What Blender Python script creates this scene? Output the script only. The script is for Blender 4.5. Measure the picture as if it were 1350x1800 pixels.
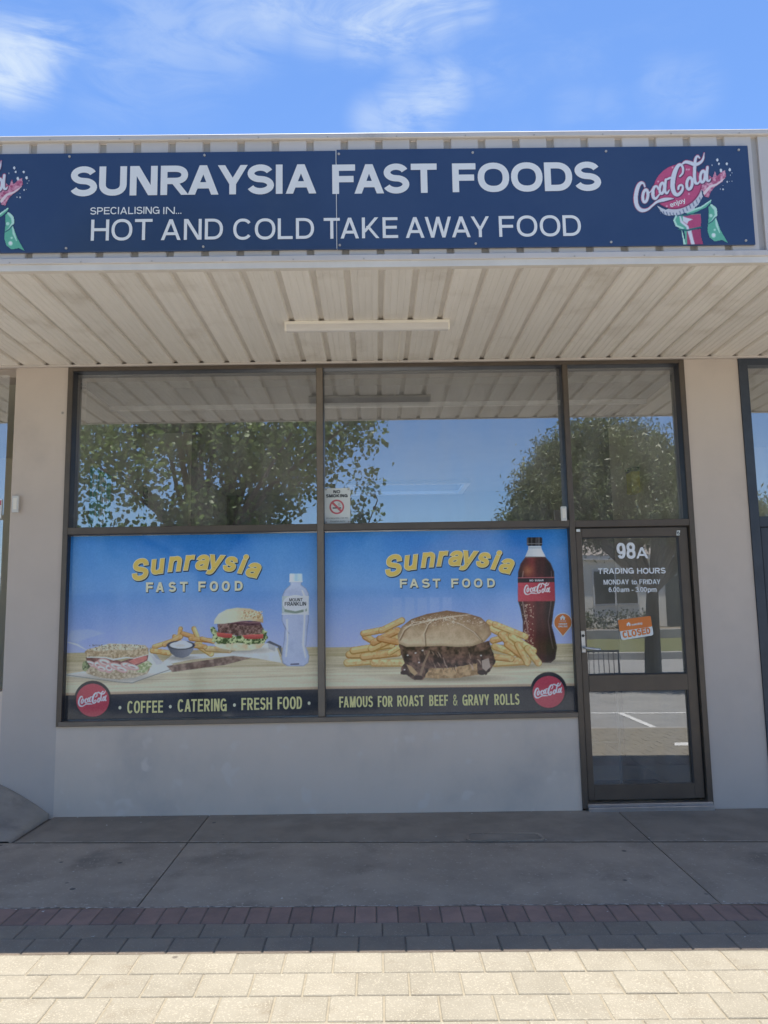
import bpy, math, random, os
import numpy as np
from mathutils import Matrix, Vector
random.seed(7); rng = np.random.default_rng(7)
for o in list(bpy.data.objects): bpy.data.objects.remove(o)
sc = bpy.context.scene
COL = sc.collection

# ---------------------------------------------------------------- camera
F = 1354.0; PITCH, YAW, ROLL = 0.12518, -0.01217, -0.01707
CAM = np.array([0.0, -5.8798, 1.481])
def _basis(p, y, r):
    cp, sp, cy, sy, cr, sr = math.cos(p), math.sin(p), math.cos(y), math.sin(y), math.cos(r), math.sin(r)
    fw = np.array([-sy*cp, cy*cp, sp]); rt = np.array([cy, sy, 0]); up = np.cross(rt, fw)
    return cr*rt + sr*up, -sr*rt + cr*up, fw
RT, UP, FW = _basis(PITCH, YAW, ROLL)
cd = bpy.data.cameras.new('camera'); cam = bpy.data.objects.new('camera', cd); COL.objects.link(cam)
cd.sensor_fit = 'VERTICAL'; cd.sensor_height = 24.0; cd.lens = 24.0*F/1800.0
cd.clip_start = 0.05; cd.clip_end = 3000
m = Matrix.Identity(4)
for i in range(3): m[i][0], m[i][1], m[i][2], m[i][3] = RT[i], UP[i], -FW[i], CAM[i]
cam.matrix_world = m
sc.camera = cam
sc.render.resolution_x, sc.render.resolution_y = 768, 1024

# ---------------------------------------------------------------- sky, sun, exposure
SUN_EL, SUN_AZ = math.radians(82.9), math.radians(3)
SUN_STRENGTH, SKY_STRENGTH, EXPOSURE = 4.4, 0.068, 1.50
W = bpy.data.worlds.new('World'); sc.world = W; W.use_nodes = True
nt = W.node_tree; N = nt.nodes; L = nt.links
bgn = N['Background']
sky = N.new('ShaderNodeTexSky'); sky.sky_type = 'NISHITA'; sky.sun_disc = False
sky.sun_elevation = SUN_EL; sky.sun_rotation = SUN_AZ
sky.air_density = 1.0; sky.dust_density = 0.0; sky.ozone_density = 4.0; sky.altitude = 60
tc = N.new('ShaderNodeTexCoord')
def wmath(op, a, b=None, c=None):
    n = N.new('ShaderNodeMath'); n.operation = op
    for i, v in enumerate((a, b, c)):
        if v is None: continue
        if isinstance(v, (int, float)): n.inputs[i].default_value = v
        else: L.new(v, n.inputs[i])
    return n.outputs[0]
def wnoise(scale, loc, rot, detail=9, rough=.6, dist=.6, sc3=14):
    mp = N.new('ShaderNodeMapping'); mp.inputs['Scale'].default_value = scale
    mp.inputs['Location'].default_value = loc; mp.inputs['Rotation'].default_value = rot
    L.new(tc.outputs['Generated'], mp.inputs['Vector'])
    n = N.new('ShaderNodeTexNoise'); n.inputs['Scale'].default_value = sc3; n.inputs['Detail'].default_value = detail
    n.inputs['Roughness'].default_value = rough; n.inputs['Distortion'].default_value = dist
    L.new(mp.outputs[0], n.inputs['Vector']); return n.outputs['Fac']
def wramp(v, a, b):
    n = N.new('ShaderNodeMapRange'); n.interpolation_type = 'SMOOTHSTEP'
    n.inputs['From Min'].default_value = a; n.inputs['From Max'].default_value = b
    L.new(v, n.inputs['Value']); return n.outputs[0]
def dirpx(x, y):
    r = RT*(x-675)/F + UP*(900-y)/F + FW
    return r/np.linalg.norm(r)
def wblob(x, y, rad):          # a soft patch of cloud round one direction of the sky
    d = N.new('ShaderNodeVectorMath'); d.operation = 'DISTANCE'
    L.new(tc.outputs['Generated'], d.inputs[0]); d.inputs[1].default_value = tuple(dirpx(x, y))
    n = N.new('ShaderNodeMapRange'); n.interpolation_type = 'SMOOTHERSTEP'
    n.inputs['From Min'].default_value = rad; n.inputs['From Max'].default_value = 0
    L.new(d.outputs['Value'], n.inputs['Value']); return n.outputs[0]
wisps = wnoise((1.0, 1.0, 2.6), (.3, .1, .2), (0, .5, .25), sc3=3.2)
fine = wnoise((1.0, 1.0, 3.6), (1.3, .4, .9), (0, .42, .1), sc3=8, detail=10, rough=.62, dist=.7)
veil = wmath('MULTIPLY', wramp(wisps, .46, .80), wramp(fine, .25, .8))
patch = wblob(5, 140, .055)
for a in ((28, 108, .07, 1), (70, 84, .055, .9), (112, 70, .04, .6), (480, 4, .07, .6), (560, 14, .075, .7), (640, 32, .07, .8), (705, 26, .07, .9), (765, 12, .065, .8), (825, 4, .05, .6), (705, 70, .035, .5), (655, 212, .045, .45), (705, 196, .055, .6), (752, 176, .06, .68), (785, 152, .05, .6), (725, 145, .05, .4), (1165, 150, .05, .2), (1215, 155, .05, .22), (1010, 190, .05, .14), (1070, 186, .04, .14), (300, 60, .12, .34), (400, 30, .10, .42), (200, 110, .1, .25), (860, 120, .05, .25)):
    patch = wmath('MAXIMUM', patch, wmath('MULTIPLY', wblob(*a[:3]), a[3]))
cl = wmath('MULTIPLY', patch, wramp(fine, .28, .66))
cl = wmath('MAXIMUM', cl, wmath('MULTIPLY', veil, .30))
cl = wmath('MULTIPLY', cl, .86)
wb = N.new('ShaderNodeVectorMath'); wb.operation = 'MULTIPLY'; wb.inputs[1].default_value = (.87, 1.0, 1.17); L.new(sky.outputs[0], wb.inputs[0])
mix = N.new('ShaderNodeMixRGB'); L.new(cl, mix.inputs[0]); L.new(wb.outputs[0], mix.inputs[1])
mix.inputs[2].default_value = (4.0, 4.6, 5.2, 1)
L.new(mix.outputs[0], bgn.inputs['Color']); bgn.inputs['Strength'].default_value = SKY_STRENGTH
sd = bpy.data.lights.new('sun', 'SUN'); sd.energy = SUN_STRENGTH; sd.angle = math.radians(.53); sd.color = (1, .95, .86)
sun = bpy.data.objects.new('sun', sd); COL.objects.link(sun)
sv = Vector((math.sin(SUN_AZ)*math.cos(SUN_EL), math.cos(SUN_AZ)*math.cos(SUN_EL), math.sin(SUN_EL)))
sun.rotation_euler = sv.to_track_quat('Z', 'Y').to_euler(); sun.location = (0, 6, 30)
sc.view_settings.view_transform = 'Standard'; sc.view_settings.look = 'None'
sc.view_settings.exposure = EXPOSURE; sc.view_settings.gamma = 1; sc.view_settings.use_curve_mapping = False
sc.render.engine = 'CYCLES'; sc.cycles.max_bounces = 10; sc.cycles.diffuse_bounces = 5; sc.cycles.transparent_max_bounces = 16

# ---------------------------------------------------------------- helpers
def px(x, y, Y):                      # a point of the photograph on the vertical plane at depth Y -> X, Z
    r = RT*(x-675)/F + UP*(900-y)/F + FW
    t = (Y-CAM[1])/r[1]
    return r[0]*t + CAM[0], r[2]*t + CAM[2]
def to_px(X, Y, Z):                   # the reverse, for arrays
    P0, P1, P2 = X-CAM[0], Y-CAM[1], Z-CAM[2]
    d = P0*FW[0]+P1*FW[1]+P2*FW[2]
    return 675+F*(P0*RT[0]+P1*RT[1]+P2*RT[2])/d, 900-F*(P0*UP[0]+P1*UP[1]+P2*UP[2])/d
def lin(c):
    c = np.asarray(c, float)/255
    return np.where(c <= .04045, c/12.92, ((c+.055)/1.055)**2.4)
def gz(x, y):                         # height of the footpath: it falls to the right and to the kerb
    d = -y; s = np.interp(d, [0, .7, 1.75], [.0073, .0115, .0145])
    return -s*np.clip(x, -6, 6) - .012*np.minimum(d, 4.3)

class MB:
    def __init__(s): s.v = []; s.f = []
    def add(s, vs, fs):
        b = len(s.v); s.v += [tuple(map(float, v)) for v in vs]; s.f += [tuple(b+i for i in f) for f in fs]; return s
    def box(s, x0, x1, y0, y1, z0, z1, c=0.0):
        if c <= 0:
            vs = [(x, y, z) for z in (z0, z1) for y in (y0, y1) for x in (x0, x1)]
            return s.add(vs, [(0, 2, 3, 1), (4, 5, 7, 6), (0, 1, 5, 4), (2, 6, 7, 3), (0, 4, 6, 2), (1, 3, 7, 5)])
        # chamfered box
        vs = []; 
        for sx, X, in ((1, x0), (-1, x1)):
            for sy, Y in ((1, y0), (-1, y1)):
                for sz, Z in ((1, z0), (-1, z1)):
                    vs += [(X, Y+sy*c, Z+sz*c), (X+sx*c, Y, Z+sz*c), (X+sx*c, Y+sy*c, Z)]
        def i(a, b, d, k): return (a*4+b*2+d)*3+k
        fs = [(i(0,0,0,0), i(0,0,1,0), i(0,1,1,0), i(0,1,0,0)), (i(1,0,0,0), i(1,1,0,0), i(1,1,1,0), i(1,0,1,0)),
              (i(0,0,0,1), i(1,0,0,1), i(1,0,1,1), i(0,0,1,1)), (i(0,1,0,1), i(0,1,1,1), i(1,1,1,1), i(1,1,0,1)),
              (i(0,0,0,2), i(0,1,0,2), i(1,1,0,2), i(1,0,0,2)), (i(0,0,1,2), i(1,0,1,2), i(1,1,1,2), i(0,1,1,2))]
        for a in (0, 1):
            for b in (0, 1):
                for d in (0, 1): fs.append((i(a,b,d,0), i(a,b,d,1), i(a,b,d,2)))
        for b in (0, 1):
            for d in (0, 1):
                fs.append((i(0,b,d,1), i(1,b,d,1), i(1,b,d,2), i(0,b,d,2)))
        for a in (0, 1):
            for d in (0, 1):
                fs.append((i(a,0,d,0), i(a,1,d,0), i(a,1,d,2), i(a,0,d,2)))
            for b in (0, 1):
                fs.append((i(a,b,0,0), i(a,b,1,0), i(a,b,1,1), i(a,b,0,1)))
        return s.add(vs, fs)
    def prism(s, pts, y0, y1):        # X,Z outline pulled along Y
        n = len(pts)
        vs = [(x, y0, z) for x, z in pts] + [(x, y1, z) for x, z in pts]
        fs = [tuple(range(n)), tuple(range(2*n-1, n-1, -1))] + [(i, n+i, n+(i+1) % n, (i+1) % n) for i in range(n)]
        return s.add(vs, fs)
    def tube(s, pts, rad, n=8):
        pts = [Vector(p) for p in pts]; rad = rad if hasattr(rad, '__len__') else [rad]*len(pts)
        vs = []; fs = []
        for k, p in enumerate(pts):
            d = (pts[min(k+1, len(pts)-1)]-pts[max(k-1, 0)]).normalized()
            u = d.orthogonal().normalized() if k == 0 else (u - d*u.dot(d)).normalized()
            w = d.cross(u)
            for j in range(n):
                a = 2*math.pi*j/n; vs.append(p + (u*math.cos(a)+w*math.sin(a))*rad[k])
        for k in range(len(pts)-1):
            for j in range(n): fs.append((k*n+j, k*n+(j+1) % n, (k+1)*n+(j+1) % n, (k+1)*n+j))
        fs += [tuple(range(n-1, -1, -1)), tuple(range((len(pts)-1)*n, len(pts)*n))]
        return s.add(vs, fs)
    def flat(s, pts, Y):              # a flat X,Z polygon facing the street
        return s.add([(x, Y, z) for x, z in pts], [tuple(range(len(pts)))])
    def mesh(s, name, mt):
        me = bpy.data.meshes.new(name); me.from_pydata(s.v, [], s.f); me.validate(); me.update()
        import bmesh
        bm = bmesh.new(); bm.from_mesh(me); bmesh.ops.recalc_face_normals(bm, faces=bm.faces); bm.to_mesh(me); bm.free()
        if mt: me.materials.append(mt)
        return me
    def build(s, name, mt, parent=None, smooth=False):
        me = s.mesh(name, mt)
        if smooth:
            for p in me.polygons: p.use_smooth = True
        return link(bpy.data.objects.new(name, me), parent)
def link(o, parent=None):             # meshes are written in world coordinates
    COL.objects.link(o)
    if parent:
        o.parent = parent
        if parent.type == 'EMPTY': o.location = -Vector(parent.location)
    return o
def tag(o, label=None, cat=None, group=None, kind=None):
    for k, v in (('label', label), ('category', cat), ('group', group), ('kind', kind)):
        if v: o[k] = v
    return o
def thing(name, loc, label, cat, group=None):
    o = bpy.data.objects.new(name, None); COL.objects.link(o); o.location = loc; o.empty_display_size = .1
    return tag(o, label, cat, group)
def np_mesh(name, V, Q, mt):          # vertices and equal-sided faces as arrays
    me = bpy.data.meshes.new(name); k = Q.shape[1]
    me.vertices.add(len(V)); me.vertices.foreach_set('co', V.astype(np.float32).ravel())
    me.loops.add(Q.size); me.loops.foreach_set('vertex_index', Q.astype(np.int32).ravel())
    me.polygons.add(len(Q)); me.polygons.foreach_set('loop_start', np.arange(0, Q.size, k, dtype=np.int32))
    me.update(calc_edges=True); me.validate(); me.materials.append(mt)
    return me

# ---------------------------------------------------------------- materials
def material(name, c1, c2=None, scale=3.0, rough=.6, bump=0, bscale=60, metal=0, detail=6, spec=.5, c3=None, c3scale=40, c3lo=.62, c3hi=.72, rand=0, stretch=None, contrast=(.35, .65), coat=0, c4=None, c4scale=1.2, c4rng=(.55, .75), spots=None):
    mt = bpy.data.materials.new(name); mt.use_nodes = True; t = mt.node_tree; n = t.nodes; l = t.links
    b = n['Principled BSDF']; b.inputs['Roughness'].default_value = rough; b.inputs['Metallic'].default_value = metal
    b.inputs['Specular IOR Level'].default_value = spec
    if coat: b.inputs['Coat Weight'].default_value = coat; b.inputs['Coat Roughness'].default_value = .03
    tcn = n.new('ShaderNodeTexCoord'); vec = tcn.outputs['Object']
    if rand:
        oi = n.new('ShaderNodeObjectInfo'); ad = n.new('ShaderNodeVectorMath'); ad.operation = 'MULTIPLY_ADD'
        ad.inputs[1].default_value = (37, 53, 71); l.new(oi.outputs['Random'], ad.inputs[0]); l.new(vec, ad.inputs[2]); vec = ad.outputs[0]
    if stretch:
        mp = n.new('ShaderNodeMapping'); mp.inputs['Scale'].default_value = stretch; l.new(vec, mp.inputs['Vector']); svec = mp.outputs[0]
    else: svec = vec
    def noise(s, v=None, d=detail):
        q = n.new('ShaderNodeTexNoise'); q.inputs['Scale'].default_value = s; q.inputs['Detail'].default_value = d; q.inputs['Roughness'].default_value = .62
        l.new(v or vec, q.inputs['Vector']); return q.outputs['Fac']
    def rng_(v, a, bb):
        q = n.new('ShaderNodeMapRange'); q.interpolation_type = 'SMOOTHSTEP'; q.inputs['From Min'].default_value = a; q.inputs['From Max'].default_value = bb
        l.new(v, q.inputs['Value']); return q.outputs[0]
    def mixc(f, a, bb, mode='MIX'):
        q = n.new('ShaderNodeMixRGB'); q.blend_type = mode
        for k, v in enumerate((f, a, bb)):
            if isinstance(v, (int, float)): q.inputs[k].default_value = v
            elif isinstance(v, tuple): q.inputs[k].default_value = (*v, 1)
            else: l.new(v, q.inputs[k])
        return q.outputs[0]
    col = tuple(c1)
    if c2: col = mixc(rng_(noise(scale, svec), *contrast), tuple(c1), tuple(c2))
    if c4: col = mixc(rng_(noise(c4scale, None, 8), *c4rng), col, tuple(c4))
    if c3: col = mixc(rng_(noise(c3scale, None, 2), c3lo, c3hi), col, tuple(c3))
    if spots:
        vo = n.new('ShaderNodeTexVoronoi'); vo.inputs['Scale'].default_value = spots[0]; l.new(vec, vo.inputs['Vector'])
        a = rng_(vo.outputs['Distance'], spots[1], spots[1]*.55)
        wn = n.new('ShaderNodeTexWhiteNoise'); l.new(vo.outputs['Position'], wn.inputs['Vector'])
        g = n.new('ShaderNodeMath'); g.operation = 'GREATER_THAN'; g.inputs[1].default_value = spots[3]; l.new(wn.outputs['Value'], g.inputs[0])
        mu = n.new('ShaderNodeMath'); mu.operation = 'MULTIPLY'; l.new(a, mu.inputs[0]); l.new(g.outputs[0], mu.inputs[1])
        col = mixc(mu.outputs[0], col, tuple(spots[2]))
    if rand:
        mr = n.new('ShaderNodeMapRange'); l.new(oi.outputs['Random'], mr.inputs['Value'])
        mr.inputs['To Min'].default_value = 1-rand; mr.inputs['To Max'].default_value = 1+rand
        cb = n.new('ShaderNodeVectorMath'); cb.operation = 'SCALE'
        if isinstance(col, tuple): cb.inputs[0].default_value = col
        else: l.new(col, cb.inputs[0])
        l.new(mr.outputs[0], cb.inputs['Scale']); col = cb.outputs[0]
    if isinstance(col, tuple): b.inputs['Base Color'].default_value = (*col, 1)
    else: l.new(col, b.inputs['Base Color'])
    if bump:
        bn = n.new('ShaderNodeBump'); bn.inputs['Strength'].default_value = bump; bn.inputs['Distance'].default_value = .004
        l.new(noise(bscale, svec if stretch else None, 5), bn.inputs['Height']); l.new(bn.outputs[0], b.inputs['Normal'])
    return mt
def print_material(name, rough=.25, spec=.5):         # flat print: ink colours stored on the sheet itself
    mt = bpy.data.materials.new(name); mt.use_nodes = True; n = mt.node_tree.nodes; b = n['Principled BSDF']
    a = n.new('ShaderNodeVertexColor'); a.layer_name = 'ink'; mt.node_tree.links.new(a.outputs['Color'], b.inputs['Base Color'])
    b.inputs['Roughness'].default_value = rough; b.inputs['Specular IOR Level'].default_value = spec
    return mt
def glass_material(name, refl, tint, bump=.0):
    mt = bpy.data.materials.new(name); mt.use_nodes = True; t = mt.node_tree; n = t.nodes; l = t.links
    n.remove(n['Principled BSDF']); out = n['Material Output']
    tr = n.new('ShaderNodeBsdfTransparent'); tr.inputs[0].default_value = (*tint, 1)
    gl = n.new('ShaderNodeBsdfGlossy'); gl.inputs['Roughness'].default_value = 0.0; gl.inputs['Color'].default_value = (.97, .98, 1, 1)
    fr = n.new('ShaderNodeFresnel'); fr.inputs['IOR'].default_value = 1.5
    mr = n.new('ShaderNodeMapRange'); mr.inputs['From Min'].default_value = .04; mr.inputs['To Min'].default_value = refl; l.new(fr.outputs[0], mr.inputs['Value'])
    mx = n.new('ShaderNodeMixShader'); l.new(mr.outputs[0], mx.inputs[0]); l.new(tr.outputs[0], mx.inputs[1]); l.new(gl.outputs[0], mx.inputs[2]); df = n.new('ShaderNodeBsdfDiffuse'); df.inputs[0].default_value = (.72, .72, .70, 1)
    tg = n.new('ShaderNodeTexCoord'); mpp = n.new('ShaderNodeMapping'); mpp.inputs['Scale'].default_value = (3, 1, .8); l.new(tg.outputs['Object'], mpp.inputs['Vector'])
    sm = n.new('ShaderNodeTexNoise'); sm.inputs['Scale'].default_value = 2.5; sm.inputs['Detail'].default_value = 6; l.new(mpp.outputs[0], sm.inputs['Vector'])
    sr = n.new('ShaderNodeMapRange'); sr.inputs['From Min'].default_value = .35; sr.inputs['From Max'].default_value = .75; sr.inputs['To Min'].default_value = .03; sr.inputs['To Max'].default_value = .15; l.new(sm.outputs['Fac'], sr.inputs['Value'])
    mx2 = n.new('ShaderNodeMixShader'); l.new(sr.outputs[0], mx2.inputs[0]); l.new(mx.outputs[0], mx2.inputs[1]); l.new(df.outputs[0], mx2.inputs[2]); l.new(mx2.outputs[0], out.inputs['Surface'])
    if bump:
        tn = n.new('ShaderNodeTexCoord'); nz = n.new('ShaderNodeTexNoise'); nz.inputs['Scale'].default_value = 2.2; nz.inputs['Detail'].default_value = 1; l.new(tn.outputs['Object'], nz.inputs['Vector'])
        bn = n.new('ShaderNodeBump'); bn.inputs['Strength'].default_value = bump; bn.inputs['Distance'].default_value = .01; l.new(nz.outputs['Fac'], bn.inputs['Height']); l.new(bn.outputs[0], gl.inputs['Normal'])
    return mt
M = {}
M['render'] = material('painted_render', (.61, .52, .445), (.575, .49, .42), 1.4, .75, .25, 220, c4=(.52, .445, .385), c4scale=1.6, c4rng=(.5, .8), spots=(1.7, .035, (.24, .22, .2), .8))
M['dado'] = material('painted_dado', (.765, .63, .51), (.725, .60, .485), 1.6, .72, .25, 220, c4=(.60, .51, .43), c4scale=1.5, c4rng=(.48, .78), c3=(.765, .65, .545), c3scale=5, c3lo=.60, c3hi=.70, spots=(3.2, .04, (.80, .72, .64), .9))
M['bronze'] = material('bronze_frame', (.125, .098, .075), (.108, .086, .068), 6, .38, .05, 90, metal=.25)
M['bronze_light'] = material('bronze_frame_worn', (.22, .178, .137), (.19, .155, .12), 5, .42, .05, 90, metal=.2)
M['reveal'] = material('reveal_shade', (.018, .02, .03), (.024, .026, .036), 8, .35)  # near-black liners put the shade of the deep reveals into colour
M['navy_frame'] = material('dark_blue_frame', (.045, .056, .075), (.036, .045, .062), 6, .4)
M['soffit'] = material('cream_soffit_sheet', (.85, .80, .725), (.80, .75, .675), 3.2, .55, .12, 40, stretch=(9, .5, 1), rand=.05, c4=(.64, .575, .49), c4scale=2.6, c4rng=(.50, .80))
M['soffit_back'] = material('soffit_channel_sheet', (.76, .70, .62), (.69, .635, .56), 4, .6)
M['fascia'] = material('fascia_sheet', (.64, .58, .53), (.60, .545, .495), 2.5, .5, .05, 60, rand=.04, c4=(.50, .455, .42), c4scale=3, c4rng=(.58, .8))
M['fascia_back'] = material('fascia_recess_sheet', (.48, .44, .40), (.44, .40, .365), 4, .55)
M['flash'] = material('fascia_flashing', (.65, .59, .54), (.60, .545, .495), 2.5, .45, c4=(.40, .37, .345), c4scale=2, c4rng=(.6, .8))
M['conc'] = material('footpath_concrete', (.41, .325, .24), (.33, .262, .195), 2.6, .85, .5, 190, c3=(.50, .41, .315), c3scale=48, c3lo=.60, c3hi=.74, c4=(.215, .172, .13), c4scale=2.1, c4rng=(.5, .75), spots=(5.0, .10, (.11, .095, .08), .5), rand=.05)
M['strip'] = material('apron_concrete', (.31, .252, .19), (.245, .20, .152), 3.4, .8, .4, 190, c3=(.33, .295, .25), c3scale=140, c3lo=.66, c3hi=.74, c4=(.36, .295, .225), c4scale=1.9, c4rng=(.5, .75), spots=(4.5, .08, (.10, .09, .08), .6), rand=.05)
M['joint'] = material('joint_bed', (.13, .107, .084), (.17, .14, .11), 20, .95, .3, 200)
M['sandjoint'] = material('joint_sand', (.225, .196, .146), (.19, .165, .122), 30, .95, .5, 300)
M['paver'] = material('cream_paver', (.205, .186, .148), (.18, .162, .127), 5, .85, .6, 260, c3=(.275, .248, .198), c3scale=130, c3lo=.55, c3hi=.66, rand=.06, c4=(.155, .132, .098), c4scale=6, c4rng=(.52, .78), spots=(7.0, .11, (.10, .085, .07), .82))
M['shadepaver'] = material('shade_row_paver', (.315, .245, .175), (.265, .205, .15), 5, .85, .6, 260, c3=(.41, .335, .255), c3scale=120, c3lo=.6, c3hi=.7, rand=.08)  # paver copy for the canopy-shaded rows, shade balance put into its colour
M['rampconc'] = material('ramp_concrete', (.40, .345, .285), (.33, .287, .24), 2.6, .85, .4, 190, c4=(.24, .21, .18), c4scale=3.4, c4rng=(.48, .72))
M['redbrick'] = material('red_header_brick', (.345, .212, .158), (.28, .178, .136), 9, .88, .6, 220, c3=(.36, .28, .265), c3scale=180, c3lo=.64, c3hi=.74, rand=.16)
M['alum'] = material('aluminium', (.62, .62, .63), (.55, .55, .56), 12, .32, .05, 150, metal=.9)
M['cream_plastic'] = material('cream_batten_body', (.86, .80, .70), (.82, .765, .67), 4, .4)
M['diffuser'] = material('pale_diffuser', (.72, .68, .64), (.67, .63, .59), 3, .35, stretch=(1, 1, 5))
M['navy'] = material('navy_sign_face', (.034, .062, .138), (.042, .072, .148), 1.1, .13, .02, 4, c4=(.055, .085, .155), c4scale=1.7, c4rng=(.58, .8))
M['letter'] = material('sign_letter_vinyl', (.88, .86, .82), (.85, .83, .79), 2, .45)
M['white_vinyl'] = material('white_vinyl', (.80, .82, .84), (.75, .78, .80), 4, .5)
M['yellow'] = material('yellow_ink', (.92, .66, .14), (.88, .63, .13), 5, .35)
M['paleyellow'] = material('pale_yellow_ink', (.88, .80, .34), (.78, .72, .34), 60, .35)
M['cream_ink'] = material('cream_ink', (.88, .84, .58), None, 5, .35)
M['dark_ink'] = material('dark_ink', (.014, .016, .022), None, 5, .35)
M['black_plastic'] = material('black_plastic', (.02, .02, .022), (.028, .028, .03), 8, .5)
M['orange'] = material('orange_print', (.75, .22, .04), (.70, .2, .04), 4, .4)
M['white_paper'] = material('white_card', (.74, .77, .75), (.70, .73, .71), 5, .5)
M['redink'] = material('red_ink', (.58, .13, .15), None, 5, .4)
M['glass'] = glass_material('window_glass', .34, (.95, .96, .95), .03)
M['doorglass'] = glass_material('door_glass', .25, (.70, .72, .70), .03)
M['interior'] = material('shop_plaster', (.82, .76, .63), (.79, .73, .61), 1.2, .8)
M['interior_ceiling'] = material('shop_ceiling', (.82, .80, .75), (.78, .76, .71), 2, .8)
M['interior_shade'] = material('shop_depth_shade', (.27, .255, .225), (.24, .225, .20), 2, .8)  # darker wall copy: dimness deep in the shop put into the colour
M['tilefloor'] = material('shop_floor_tiles', (.58, .55, .51), (.52, .49, .46), 3, .5)
M['bark'] = material('tree_bark', (.11, .085, .065), (.06, .048, .038), 14, .95, .9, 40, stretch=(2, 2, .5))
def leaf_material(name, a, b, trans=.4):
    mt = material(name, a, b, 2.2, .45, spec=.5, contrast=(.3, .7)); t = mt.node_tree; n = t.nodes; l = t.links
    bs = n['Principled BSDF']; src = bs.inputs['Base Color'].links[0].from_socket
    tl = n.new('ShaderNodeBsdfTranslucent'); l.new(src, tl.inputs[0]); mx = n.new('ShaderNodeMixShader'); mx.inputs[0].default_value = trans
    l.new(bs.outputs[0], mx.inputs[1]); l.new(tl.outputs[0], mx.inputs[2]); l.new(mx.outputs[0], n['Material Output'].inputs['Surface']); return mt
M['leaf1'] = leaf_material('broad_leaf', (.155, .225, .065), (.085, .14, .04), .45)
M['leaf2'] = leaf_material('narrow_leaf', (.14, .175, .07), (.08, .105, .042), .35)
M['hedge'] = leaf_material('hedge_leaf', (.06, .085, .03), (.04, .055, .022), .2)
M['grass'] = material('grass_sheet', (.095, .115, .035), (.13, .12, .05), 6, .9, .8, 90)
M['asphalt'] = material('asphalt', (.26, .255, .243), (.22, .217, .207), 1.5, .9, .6, 240, c3=(.38, .38, .36), c3scale=260, c3lo=.62, c3hi=.7)
M['kerb'] = material('kerb_concrete', (.32, .31, .29), (.26, .25, .235), 4, .85, .4, 160)
M['bounce_yard'] = material('bounce_yard_concrete', (.52, .50, .46), (.46, .44, .41), 2, .9)
M['roadpaint'] = material('road_paint', (.72, .72, .70), (.55, .55, .53), 9, .7)
M['dirt'] = material('bare_ground', (.20, .165, .12), (.15, .125, .09), .4, .95, .5, 30)
M['housewall'] = material('house_render', (.80, .76, .66), (.76, .72, .62), 2, .8)
M['rooftile'] = material('roof_tile', (.34, .30, .27), (.26, .23, .21), 8, .8, rand=.1)
M['windowdark'] = material('house_window', (.02, .022, .025), None, 5, .08)
M['trimwhite'] = material('white_trim', (.68, .67, .64), (.62, .61, .58), 5, .5)
M['fence'] = material('green_fence_sheet', (.055, .085, .075), (.045, .07, .062), 4, .6)
M['art'] = print_material('poster_print', .06, .5); M['artsign'] = print_material('sign_print', .35)

# ---------------------------------------------------------------- lettering
try: FONT = bpy.data.fonts.load(os.path.join(bpy.utils.system_resource('DATAFILES'), 'fonts', 'Inter.woff2'))
except Exception: FONT = None
def glyphs(s, bold=0.0, shear=0.0, spacing=1.0):
    cu = bpy.data.curves.new('lettering', 'FONT'); cu.body = s
    if FONT: cu.font = FONT
    cu.size = 1; cu.bevel_depth = bold; cu.bevel_resolution = 0; cu.shear = shear; cu.resolution_u = 4; cu.space_character = spacing; cu.fill_mode = 'FRONT'
    ob = bpy.data.objects.new('lettering', cu); COL.objects.link(ob)
    dg = bpy.context.evaluated_depsgraph_get(); dg.update()
    me = bpy.data.meshes.new_from_object(ob.evaluated_get(dg))
    n = len(me.vertices); co = np.empty(n*3, np.float32); me.vertices.foreach_get('co', co); co = co.reshape(-1, 3).astype(float)
    fs = [tuple(p.vertices) for p in me.polygons]
    bpy.data.objects.remove(ob); bpy.data.curves.remove(cu); bpy.data.meshes.remove(me)
    return co, fs
def arc(cx, cy, rx, ry, a0, a1, n=14, p=2.25):
    out = []
    for k in range(n+1):
        a = math.radians(a0+(a1-a0)*k/n); c, s = math.cos(a), math.sin(a)
        out.append((cx+rx*math.copysign(abs(c)**(2/p), c), cy+ry*math.copysign(abs(s)**(2/p), s)))
    return out
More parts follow.
